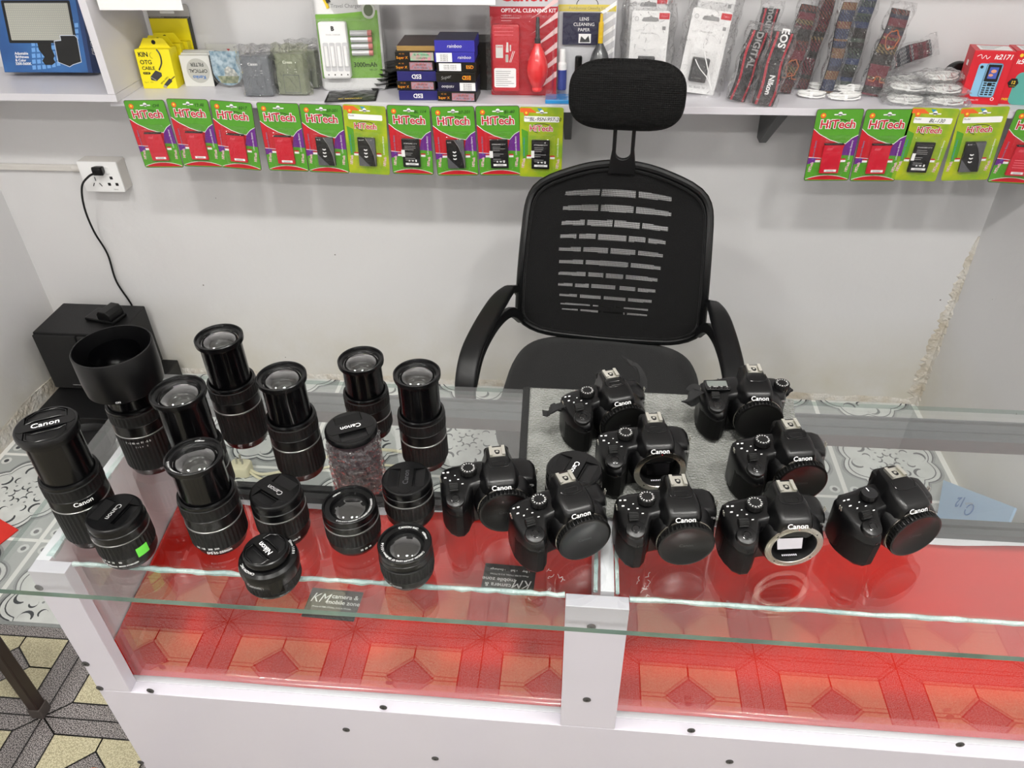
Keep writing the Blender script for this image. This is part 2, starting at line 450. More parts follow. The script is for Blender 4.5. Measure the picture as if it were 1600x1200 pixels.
# ---------------------------------------------------------------- ceiling lamps
LED = mat('led_diffuser', 'fdfbf6', .5, emit=LAMP); LEDB = mat('led_diffuser_dim', 'fdfbf6', .5, emit=LAMP_FAR)
LEDR = mat('led_rim', 'eeeeee', .4)
for i, (x, y) in enumerate(LAMPS):
    t = thing('ceiling_light', ['round ceiling light over the left counter end', 'round ceiling light over the middle of the counter', 'round ceiling light over the right of the counter',
        'round ceiling light behind the camera, left', 'round ceiling light behind the camera, middle', 'round ceiling light behind the camera, right'][i], 'lamp', (x, y, CEIL-.03), group='round ceiling lights')
    G().lathe([(.125, .03), (.13, 0), (.112, 0), (.112, .012)], LEDR, 40, caps=False).build('rim', t)
    G().lathe([(.0001, .0), (.11, .0), (.11, .01)], LED if i < 3 else LEDB, 40).build('diffuser', t)
# ================================================================ COUNTER
GZ = .92
PANELW = mat('lilac_white_board', 'bfbbc4', .35, bump=.02, bscale=20, vary=.04, vscale=3)
GTOP = clear('counter_glass', (.975, .99, .983), 0, 1.52, 2.2)
GEDGE = mat('glass_edge_green', '647b72', .15, coat=.3, col2='4a6057', vscale=14)
GSIDE = clear('glass_edge_clear', (.55, .66, .62), 0, 1.52, 1.5)
SILI = mat('silicone_bead', 'c9d4d3', .35, bump=.5, bscale=120, col2='9fb6b6', vscale=30)
RAIL = mat('grey_track', '3b3f42', .35, bump=.05, bscale=60)
DRAIL = mat('shaded_track', '1c1d1f', .3)  # darker copy of the grey track, shade and dark reflection put into its colour
ct = thing('display_counter', 'white shop counter with a glass top, glazed front bays and red lining', 'counter', (0, 0, 0))
x0, x1, y0, y1 = -.70, XR-.005, .53, .962
g = G()
g.add([(x0, y0, GZ), (x1, y0, GZ), (x1, y1, GZ), (x0, y1, GZ)], [(0, 1, 2, 3)], GTOP)
g.add([(x0, y0, GZ-.008), (x1, y0, GZ-.008), (x1, y1, GZ-.008), (x0, y1, GZ-.008)], [(3, 2, 1, 0)], GTOP)
g.add([(x0, y0, GZ-.008), (x1, y0, GZ-.008), (x1, y0, GZ), (x0, y0, GZ)], [(0, 1, 2, 3)], GEDGE)
g.add([(x0, y1, GZ-.008), (x1, y1, GZ-.008), (x1, y1, GZ), (x0, y1, GZ)], [(3, 2, 1, 0)], GSIDE)
g.add([(x0, y0, GZ-.008), (x0, y1, GZ-.008), (x0, y1, GZ), (x0, y0, GZ)], [(3, 2, 1, 0)], GSIDE)
g.build('glass_top', ct, 'clear glass top with a green front edge', smooth=0)
G().box(-.66, -.642, .583, .955, .0, .911, WHITE).build('side_board', ct, smooth=0)
G().box(-.66, -.612, .565, .583, .65, .911, PANELW).build('corner_post', ct, smooth=0, bevel=.0008)
G().box(.001, .075, .565, .583, .65, .911, PANELW).build('middle_post', ct, smooth=0, bevel=.0008)
G().box(-.66, XR-.005, .565, .583, 0, .6495, PANELW).build('front_panel', ct, smooth=0, bevel=.0008)
G().box(-.642, XR-.005, .583, .988, .632, .65, WHITE).build('display_floor', ct, smooth=0)
G().box(.042, .058, .589, .955, .65, .911, WHITE).build('divider', ct, smooth=0)
PANE = clear('front_pane_glass', (.97, .985, .98), 0, 1.52, 1.1)
for a, b in ((-.611, .0), (.076, XR-.006)):
    G().box(a, b, .5835, .5885, .651, .909, PANE).build('front_pane', ct, 'clear upright glass pane', smooth=0)
g = G()
for k, (yy, zz) in enumerate(((.905, .897), (.925, .897))):
    g.box(-.64, XR-.006, yy-.009, yy+.009, zz-.008, .9115, RAIL)
g.box(-.64, XR-.006, .9405, .944, .892, .9115, RAIL)
g.build('top_track', ct, smooth=0, bevel=.001)
g = G()
for yy in (.955, .975): g.box(-.64, .042, yy-.007, yy+.007, .65, .664, DRAIL)
g.build('bottom_track', ct, 'dark sliding door track with its shade put into the colour', smooth=0, bevel=.001)
g = G()
for yy in (.955, .975): g.box(.058, XR-.006, yy-.007, yy+.007, .65, .664, RAIL)
g.build('bottom_track', ct, 'grey sliding door track', smooth=0, bevel=.001)
# silicone seams
g = G(); rnd = random.Random(5)
def bead(a, b, n, r):
    a = Vector(a); b = Vector(b)
    pts = [a+(b-a)*i/n+Vector((0, rnd.uniform(-.001, .001), 0)) for i in range(n+1)]
    g.tube(pts, [r*rnd.uniform(.8, 1.25) for _ in pts], SILI, 6)
bead((-.611, .582, .9085), (.0, .582, .9085), 60, .0030)
bead((.076, .582, .9085), (XR-.01, .582, .9085), 70, .0030)
bead((-.645, .59, .9095), (-.648, .95, .9095), 40, .0045)
bead((.036, .59, .9085), (.04, .93, .9085), 36, .0028)
bead((.062, .59, .9085), (.06, .93, .9085), 36, .0028)
def squig(x, y, n, s):
    p = Vector((x, y, .9105)); pts = [p.copy()]
    for i in range(n): p = p+Vector((rnd.uniform(-1, 1), rnd.uniform(-1, 1), 0))*s; pts.append(p.copy())
    g.tube(spline(pts, 4), .0002, mat('silicone_smear', 'e6d3d0', .3), 5)
for i in range(7): squig(.080+rnd.random()*.02, .586+rnd.random()*.05, 5, .0035)
for i in range(5): squig(-.018+rnd.random()*.014, .586+rnd.random()*.03, 5, .0035)
g.build('silicone_seam', ct)
SCR = mat('screw_steel', '5c5c5e', .4, .8)
for px, py in ((61, 918), (134, 1037), (156, 1075), (235, 1079), (220, 1191), (924, 979), (917, 1093), (599, 1105), (541, 1140), (1080, 1141), (1140, 1190), (680, 1185), (1500, 1163)):
    p = P(px, py, Y=.565)
    T = Matrix.Translation(p) @ Matrix.Rotation(R(90), 4, 'X')
    g = G(T).lathe([(.0054, 0), (.0054, .0008), (.004, .0014), (.0001, .0014)], SCR, 16)
    g.box(-.0025, .0025, -.0005, .0005, .0014, .0016, INK).box(-.0005, .0005, -.0025, .0025, .0014, .0016, INK)
    g.build('screw', ct)

# red lining sheets (left one rides up the side board)
REDS = mat('red_lining', 'c61c0e', .22, coat=.4, bump=.05, bscale=6, vary=.12, vscale=5)
def sheet(name, label, xa, xb, ya, yb, curl_left=False, seed=0):
    rn = random.Random(seed); ph = [rn.random()*6 for _ in range(4)]
    def f(u, v):
        X = xa+(xb-xa)*u; Y = ya+(yb-ya)*v
        if v == 1: Y += .006*math.sin(u*9+ph[0])+.004*math.sin(u*23+ph[1])
        z = .6512+.0012*(1+math.sin(u*14+ph[2])*math.sin(v*5+ph[3]))
        if curl_left:
            # last strip of the sheet stands against the side board
            s_ = u*(xb-xa)
            top = .055+.05*v
            if s_ < top: X = xa+.002+.0*v; z = .6525+(top-s_)*.98
            else: X = xa+(s_-top)*(xb-xa)/((xb-xa)-top)+.002
        return (X, Y, z)
    g = G().grid(90, 18, f, REDS)
    o = g.build(name); tag(o, label, 'sheet', 'red lining sheets')
    sm = o.modifiers.new('s', 'SOLIDIFY'); sm.thickness = .0006; sm.offset = 1
    return o
sheet('lining_sheet', 'glossy red lining sheet in the left display bay, curling up the side board', -.6415, .040, .591, .935, True, 1)
sheet('lining_sheet', 'glossy red lining sheet in the right display bay', .060, XR-.01, .591, .940, False, 2)

# business cards on the red sheet
CARDM = mat('card_black', '262524', .4)
def bcard(c, rz, label):
    t = thing('business_card', label, 'card', (c.x, c.y, .655), rz, 'shop cards in the counter')
    g = G().prism(rrect(-.042, .042, -.0275, .0275, .001, 2), 0, .0005, CARDM); g.build('card', t)
    g = G(); z = .0008
    g.text('KM', .024, -.022, .009, z, WTXT, shear=.35, sx=.85)
    g.text('camera &', .0112, .016, .0145, z, WTXT, bold=.01).text('mobile zone', .0108, .016, .0035, z, WTXT, bold=.01)
    g.text('Phone 01988-775566, 01518-775566', .0042, 0, -.007, z, WTXT)
    g.text('› Buy     › Sell     › Exchange', .0058, 0, -.0165, z, WTXT, bold=.01)
    g.build('lettering', t)
bcard(P(520, 944, z=.6555), R(-2), 'black shop card with white lettering, upright, under the overhanging glass')
bcard(P(795, 904, z=.6555), R(178), 'black shop card lying upside down on the red lining near the middle post')

# grey towel with a black hem on the glass
TOW = mat('grey_microfibre', '80827c', .95, bump=.9, bscale=320, col2='696c64', vscale=26, sheen=.4)
HEM = mat('black_hem', '151616', .8, bump=.3, bscale=500)
tw = thing('towel', 'grey microfibre towel with black hem spread under the rear cameras', 'towel', (0, 0, 0))
ca, cb, cc, cd = P(826, 607, z=GZ), P(1185, 618, z=GZ), P(1205, 800, z=GZ), P(820, 800, z=GZ)
cb = Vector((.335, .962, GZ)); cc = Vector((.30, .70, GZ)); cd = Vector((-.06, .70, GZ))
def tf(u, v):
    a = ca.lerp(cb, u); b = cd.lerp(cc, u); p = b.lerp(a, v)
    z = GZ+.0022+.0008*math.sin(u*7+v*5)*math.sin(v*9)
    return (p.x, p.y+(.004*math.sin(u*11) if v == 0 else 0), z)
o = G().grid(60, 50, tf, TOW).build('cloth', tw)
sm = o.modifiers.new('s', 'SOLIDIFY'); sm.thickness = .0018; sm.offset = -1
def hem(p0, p1, off):
    pts = [Vector(p0).lerp(Vector(p1), i/20)+Vector((0, 0, .0026)) for i in range(21)]
    return G().tube(pts, 0, HEM, 8, flat=(.011, .0042, (0, 0, 1)))
hem((ca.x-.003, ca.y-.002, GZ), (cd.x-.003, cd.y, GZ), 0).build('hem', tw, 'black hem strip')
# ================================================================ LENSES
LENSF = .945   # millimetre drawings below are brought to the shop's scale
def clip_circle(poly, r):
    return [p for p in poly]
def disc_part(r, cond, n=72):
    return None
def cap_mesh(t, r, z, brand, rot, lens_style='bar', tcol=WTXT, size=.0095):
    """pinch lens cap: rim, two grips, raised centre bar, lettering"""
    T = Matrix.Translation((0, 0, z)) @ Matrix.Rotation(rot, 4, 'Z')
    cap = G(T)
    cap.lathe([(r*.97, -.004), (r, -.003), (r, .003), (r*.975, .0045), (r*.93, .0052), (r*.9, .0052), (r*.9, .0022), (.0001, .0022)], SATIN, 64)
    def seg(xa, xb, ya, yb, h, m, rr=r*.905, bev=.0006):
        poly = []
        N = 14
        top = []; bot = []
        for i in range(N+1):
            x = xa+(xb-xa)*i/N; lim = math.sqrt(max(rr*rr-x*x, 0))
            top.append((x, min(yb, lim))); bot.append((x, max(ya, -lim)))
        poly = bot+top[::-1]; o = []
        for p in poly:
            if not o or (Vector(p)-Vector(o[-1])).length > 1e-5: o.append(p)
        cap.prism(o, .002, h, m)
    if lens_style == 'bar':
        seg(-r*.9, r*.9, -r*.26, r*.26, .0055, SATIN)
        seg(-r*.905, -r*.52, -r, r, .0052, SATIN); seg(r*.52, r*.905, -r, r, .0052, SATIN)
        for s in (-1, 1):   # sloped grips with a lip
            y0_, y1_ = s*r*.32, s*r*.74
            cap.add([(-r*.5, y0_, .0022), (r*.5, y0_, .0022), (r*.5, y1_, .0052), (-r*.5, y1_, .0052), (-r*.5, y1_, .002), (r*.5, y1_, .002)],
                    [(0, 1, 2, 3) if s > 0 else (3, 2, 1, 0), (3, 2, 5, 4), (4, 5, 2, 3)], BLACKP)
            ya_, yb_ = sorted((y1_, s*r*.9)); seg(-r*.52, r*.52, ya_, yb_, .0052, SATIN)
            cap.box(-r*.5, r*.5, y0_-.0005, y0_+.0005, .0022, .0035, TUBE)
    else:               # 'wing': curved waist bar, wide shallow grips
        seg(-r*.9, r*.9, -r*.2, r*.2, .0056, SATIN)
        seg(-r*.905, -r*.66, -r, r, .0052, SATIN); seg(r*.66, r*.905, -r, r, .0052, SATIN)
        for s in (-1, 1):
            poly = [(-r*.62, s*r*.25), (-r*.4, s*r*.36), (r*.4, s*r*.36), (r*.62, s*r*.25), (r*.6, s*r*.6), (r*.3, s*r*.84), (-r*.3, s*r*.84), (-r*.6, s*r*.6)]
            cap.prism(poly, .002, .0036, BLACKP, bev=.001)
            ring = poly; cap.tube([(p[0], p[1], .0042) for p in ring], .0008, SATIN, 6, closed=True)
    c = cap.build('lens_cap', t, 'black pinch lens cap')
    if brand:
        lt = G(T); lt.text(brand, size, 0, 0, .0059, tcol, bold=.006); lt.build('cap_lettering', c)
    return c

def glass_front(t, r_out, z, r_in, marks=None, depth=.006, ringm=SATIN, colour=DARKGLASS, rot=0):
    g = G()
    g.lathe([(r_out*.985, z-.008), (r_out, z-.006), (r_out, z-.001), (r_out*.97, z), (r_out*.93, z), (r_out*.915, z-.0012), (r_out*.91, z-.0035)], SATIN, 64, caps=False)
    g.build('filter_ring', t)
    g = G(); g.lathe([(r_out*.91, z-.0033), (r_in*1.04, z-.0033-.0006), (r_in, z-depth), (r_in*.98, z-depth-.001)], ringm, 64, caps=False); g.build('name_ring', t)
    if marks:
        g = G(); rr = (r_out*.91+r_in*1.04)/2
        for s_, a, sz in marks: g.text(s_, sz, 0, 0, z-.003, WTXT, polar=(rr, a+rot))
        g.build('ring_lettering', t)
    # front element: domed glass over a dark barrel with inner elements
    g = G(); pr = [(r_in*math.sin(a), z-depth-.004+.012*(math.cos(a*.9)-math.cos(.9*math.pi/2))) for a in (math.pi/2*(1-i/10) for i in range(11))]
    pr[-1] = (.0001, pr[-1][1]); g.lathe(pr, GLASSD, 48, caps=False); g.build('front_element', t, 'clear coated front glass')
    g = G(); g.lathe([(r_in*.98, z-depth-.002), (r_in*.8, z-depth-.014), (r_in*.72, z-depth-.016)], TUBE, 48, caps=False)
    pr = [(r_in*.72*math.sin(a), z-depth-.022+.012*math.cos(a)) for a in (math.pi/2*(1-i/8) for i in range(9))]; pr[-1] = (.0001, pr[-1][1])
    g.lathe(pr, colour, 40); g.build('inner_element', t)

def barrel(t, secs, n=160):
    """secs: (name, [(r,z,mat?)...], ribs?)"""
    for nm, prof, ribs in secs:
        G().lathe(prof, SATIN, n if ribs else 72, ribs=ribs).build(nm, t, smooth=40)

def ring_sec(r, z0, z1, c=.0008, m=None):
    m = m or SATIN
    return [(r-c, z0, m), (r, z0+c, m), (r, z1-c, m), (r-c, z1, m)]
def rib_sec(r, z0, z1, d=.0011):
    return ([(r-.002, z0), (r, z0+.001), (r, z0+.002), (r, z1-.002), (r, z1-.001), (r-.002, z1)], (2, 3, d))
SILVERLINE = mat('silver_line', '8f8f8c', .3, .9)

def tele(label, u, v, h, R0=.035, tube_from=.56, front='glass', rib=(.36, .5), ribtex=True, brand=None, rot=0, capbrand='Canon', caprot=0, capstyle='bar', line=True, marks=None, hood=False, base_text=None, rt=.0288, rf=.0335):
    p = P(u, v, z=GZ+h)
    t = thing('camera_lens', label, 'lens', (p.x, p.y, GZ), rot, 'lenses on the glass counter')
    R0 *= LENSF; rt *= LENSF; rf *= LENSF
    zt = h*tube_from; z1, z2 = h*rib[0], h*rib[1]
    zg0 = .012; zg1 = zt-.040 if zt > .07 else zt*.6
    secs = [('lens_mount', [(R0*.86, 0), (R0*.88, .001), (R0*.93, .007), (R0*.97, zg0)], None)]
    rs, rb = rib_sec(R0, zg0, zg1); secs.append(('zoom_ring', rs, rb))
    if line: secs.append(('silver_band', [(R0*.985, zg1), (R0*1.0, zg1+.0004), (R0*1.0, zg1+.0009), (R0*.985, zg1+.0013)], None))
    secs.append(('barrel', ring_sec(R0*.985, zg1+.0015, zt-.022), None))
    rs, rb = rib_sec(R0*1.0, zt-.022, zt-.004, .0006); secs.append(('focus_ring', rs, rb))
    secs.append(('collar', [(R0*.97, zt-.004), (R0*.985, zt-.003), (R0*.97, zt), (R0*.88, zt+.0005), (R0*.85, zt-.004)], None))
    for nm, prof, rbs in secs:
        o = G().lathe(prof, RUBBER if nm in ('zoom_ring', 'focus_ring') else (SILVERLINE if nm == 'silver_band' else SATIN), 160 if rbs else 72, ribs=rbs).build(nm, t, smooth=40)
    G().lathe([(rt*1.01, zt-.012), (rt, zt+.002), (rt, h-.014), (rt*1.02, h-.010)], TUBE, 72, caps=False).build('extension_tube', t, 'gloss black extension tube')
    if hood: return t, p, h
    if front == 'glass': glass_front(t, rf, h, rf*.78, marks, rot=math.pi/2)
    else:
        G().lathe([(rf*.93, h-.014), (rf, h-.012), (rf, h-.004)], SATIN, 64).build('filter_ring', t)
        cap_mesh(t, rf*1.06, h-.003, capbrand, caprot, capstyle, WTXT, .0115)
    g = G(); any_ = False
    if brand: g.text(brand[0], brand[3], 0, 0, brand[2], WTXT, wrap=(R0*.9865, brand[1]), bold=.012); any_ = True
    for b in base_text or (): g.text(b[0], b[3], 0, 0, b[2], WTXT, wrap=(R0*1.002, b[1]), bold=.004); any_ = True
    if any_: g.build('barrel_lettering', t)
    return t
D_ = -math.pi/2
tele('tall zoom lens with capped extended barrel standing at the left counter edge', 72, 665, .176, .0365, .60, 'cap', brand=('Canon', D_+.75, .078, .0085), caprot=R(28), capstyle='wing', rt=.0315, rf=.0345)
tele('extended zoom lens without cap, between the hooded lens and the front ribbed zoom', 277, 610, .168, .036, .5, rt=.031, rf=.0355)
tele('tallest uncapped extended zoom lens, standing by the back edge right of the hooded lens', 341, 525, .176, .035, .60)
tele('uncapped extended zoom lens with silver band, standing left of the plastic-wrapped lens', 439, 586, .16, .035, .60)
tele('uncapped extended lens with notched front rim, furthest back behind the plastic-wrapped lens', 563, 560, .128, .034, .58, rt=.0285, rf=.0335)
tele('uncapped extended zoom lens right of the plastic-wrapped lens, behind a capped short lens', 651, 581, .152, .034, .58, rt=.0285, rf=.0325)
tele('long zoom lens with ribbed grip and bright front glass, front centre left', 302, 711, .140, .0365, .60, rt=.031, rf=.0352, marks=[('⌀58mm', R(10), .0036), ('CANON ZOOM LENS EF-S 55-250mm 1:4-5.6 IS', R(175), .0032)],
     base_text=[('100  135   200  250', D_-.05, .0165, .0038), ('EFS 55-250mm', D_+.35, .0095, .005)])

# hooded lens
t, p, h = tele('tall extended lens with a wide round hood, back left of the counter', 174, 540, .196, .0375, .56, hood=True, rt=.032, brand=None)
HOODM = mat('hood_black', '070708', .36, spec=.3)
hr = .049
g = G(); g.lathe([(hr*.86, h-.062), (hr*.97, h-.058), (hr, h-.04), (hr, h-.0012), (hr-.0006, h), (hr-.0022, h), (hr-.0024, h-.001), (hr*.93, h-.045), (hr*.72, h-.056)], HOODM, 80, caps=False)
g.build('lens_hood', t, 'wide round black hood')
g = G(); g.lathe([(hr*.86, h-.062), (hr*.70, h-.0655), (.0001, h-.0655)][::-1], HOODM, 64).build('hood_base', t)
glass_front(t, .036, h-.048, .026, [('⌀62  TAMRON', R(80), .0036)])
g = G(); g.text('70-300mm F/4-5.6', .0045, 0, 0, .062, WTXT, wrap=(.0352, D_+.25)).text('Di  LD  1:2', .0035, 0, 0, .055, WTXT, wrap=(.0352, D_+.35)).text('ON', .004, 0, 0, h-.055, WTXT, wrap=(hr*.985, D_+.3)); g.build('barrel_lettering', t)

def kit(label, u, v, h, front='cap', R0=.0355, rf=.0335, caprot=0, brand='Canon', capstyle='bar', rot=0, texts=(), marks=None, tape=False, tcol=WTXT, band=True, flare=False):
    p = P(u, v, z=GZ+h)
    t = thing('camera_lens', label, 'lens', (p.x, p.y, GZ), rot, 'lenses on the glass counter')
    R0 *= LENSF; rf *= LENSF
    if flare:
        g = G(); g.lathe([(R0*.88, 0), (R0*.93, .003), (R0*.93, .006)], SATIN, 72).build('lens_mount', t)
        rs, rb = rib_sec(R0*.98, .006, .020, .001); G().lathe(rs, RUBBER, 160, ribs=rb).build('lower_grip', t, smooth=40)
        G().lathe([(R0*.97, .020), (R0*1.02, .026), (R0*1.04, .034), (R0*1.0, .040), (R0*.9, .043), (rf*1.0, .0435)], SATIN, 72).build('barrel', t)
        g = G(); g.text('Canon', .0065, 0, 0, .027, GTXT, wrap=(R0*1.034, D_-.25), bold=.01)
        g.build('barrel_lettering', t)
        g = G(); g.text('CANON INC.', .0042, 0, 0, .0437, WTXT, polar=(R0*.88, D_-.6)).text('50mm 1:1.8 II', .0042, 0, 0, .0437, WTXT, polar=(R0*.88, R(30))); g.build('ring_lettering', t)
        a = .3; q = [(R0*1.042*math.cos(D_+.55+s*.0) , 0, 0) for s in (0,)]
        G().lathe([(R0*1.043, .014), (R0*1.043, .034)], TUBE, 12, a0=D_+.3, a1=D_+.75).build('distance_window', t)
    else:
        z2 = h*.66
        G().lathe([(R0*.84, 0), (R0*.86, .001), (R0*.92, .005), (R0*.95, .0075)], SATIN, 72).build('lens_mount', t)
        G().lathe(ring_sec(R0*.965, .0075, h*.30), SATIN, 72).build('barrel', t)
        rs, rb = rib_sec(R0, h*.30, z2); G().lathe(rs, RUBBER, 160, ribs=rb).build('zoom_ring', t, smooth=40)
        if band: G().lathe([(R0*.98, z2), (R0*1.0, z2+.0003), (R0*1.0, z2+.0007), (R0*.98, z2+.0010)], SILVERLINE, 72).build('silver_band', t)
        G().lathe(ring_sec(R0*.985, z2+.0015, h*.84), SATIN, 72).build('upper_barrel', t)
        G().lathe([(R0*.95, h*.84), (rf*1.0, h*.86), (rf*.98, h*.93), (rf, h-.006)], SATIN, 72, caps=False).build('focus_ring', t)
    if front == 'cap': cap_mesh(t, rf*1.01, h-.004, brand, caprot, capstyle, tcol)
    else: glass_front(t, rf, h, rf*.70, marks, .008, rot=math.pi/2)
    if texts:
        g = G()
        for s_, a, z, sz, m in texts: g.text(s_, sz, 0, 0, z, m, wrap=(R0*.967 if z < h*.3 else R0*.9875, a), bold=.004)
        g.build('barrel_lettering', t)
    if tape:
        n = 8; GT = mat('green_tape', '5cc43a', .5)
        G().lathe([(R0*1.006, .018), (R0*1.006, .032)], GT, n, a0=D_+.85, a1=D_+1.3).build('green_tape', t, 'small green tape sticker')
    return t
kit('short capped lens with green tape on its side, front left', 178, 801, .070, caprot=R(-101), tcol=GTXT, tape=True, texts=[('18   24   35     55', D_-.12, .0175, .0035, WTXT), ('EFS 18-55mm', D_-.35, .011, .0045, WTXT), ('IMAGE STABILIZER', D_+.45, .011, .0028, WTXT), ('Canon', D_-.8, .05, .006, WTXT)])
kit('capped lens between the long front zoom and the uncapped short zoom, cap lettering upside down', 430, 767, .072, caprot=R(150), tcol=GTXT, R0=.0345, rf=.0325, texts=[('EFS 18-55mm IS', D_+.55, .012, .004, WTXT)])
kit('uncapped short zoom lens with greenish front glass, right of two capped lenses', 545, 787, .062, 'glass', R0=.036, rf=.0345, marks=[('⌀58mm', R(50), .0035), ('CANON ZOOM LENS EF-S 18-55mm 1:3.5-5.6 II', R(230), .0032)], texts=[('35  28  18', D_+.7, .012, .0035, WTXT)])
kit('capped black lens behind the smallest uncapped zoom, beside the frontmost left camera', 635, 747, .066, caprot=R(96), tcol=DGREY, R0=.034, rf=.0325, brand='Canon')
kit('squat lens with flared grip and pinch cap, at the front glass edge', 415, 858, .0535, R0=.0355, rf=.0275, brand='Nikon', caprot=R(142), capstyle='wing', flare=True)
kit('small uncapped zoom lens with white ring lettering at the front edge, nearest the cameras', 632, 847, .054, 'glass', R0=.034, rf=.0335, band=False, marks=[('CANON INC.', R(0), .0042), ('⌀58mm', R(-55), .004), ('CANON ZOOM LENS EF 28-80mm 1:3.5-5.6', R(-190), .0038)], texts=[('Canon', D_-.3, .0105, .006, GTXT)])
kit('wide capped lens behind the second camera, resting on the towel edge', 897, 733, .070, caprot=R(-110), R0=.038, rf=.0365, brand='Canon')

# plastic wrapped lens
hw = .102; p = P(548, 668, z=GZ+hw)
t = thing('camera_lens', 'capped lens wrapped in crinkled clear plastic, standing mid-counter', 'lens', (p.x, p.y, GZ), 0, 'lenses on the glass counter')
PURP = mat('dark_plum_barrel', '2a1d22', .4)
G().lathe([(.028, .0015), (.031, .004), (.0315, .03), (.032, .032), (.032, .07), (.031, .072), (.031, hw-.014), (.030, hw-.006)], PURP, 72).build('barrel', t)
cap_mesh(t, .0335, hw-.004, 'Canon', R(207), 'bar', WTXT, .010)
rnd = random.Random(11); ph = [rnd.random()*6 for _ in range(6)]
def wf(u, v):
    a = u*2*math.pi; k = .0012*math.sin(a*9+ph[0]+v*9)+.0010*math.sin(a*17+v*30+ph[1])+.0009*math.sin(v*55+a*3+ph[2])
    r = .0338+k+.0010*math.sin(a*31+v*13)
    if v > .94: r -= (v-.94)*.05
    return (r*math.cos(a), r*math.sin(a), .0012+v*(hw-.013))
G().grid(150, 60, wf, BAG).build('plastic_wrap', t, 'crinkled clear plastic wrap', smooth=180)

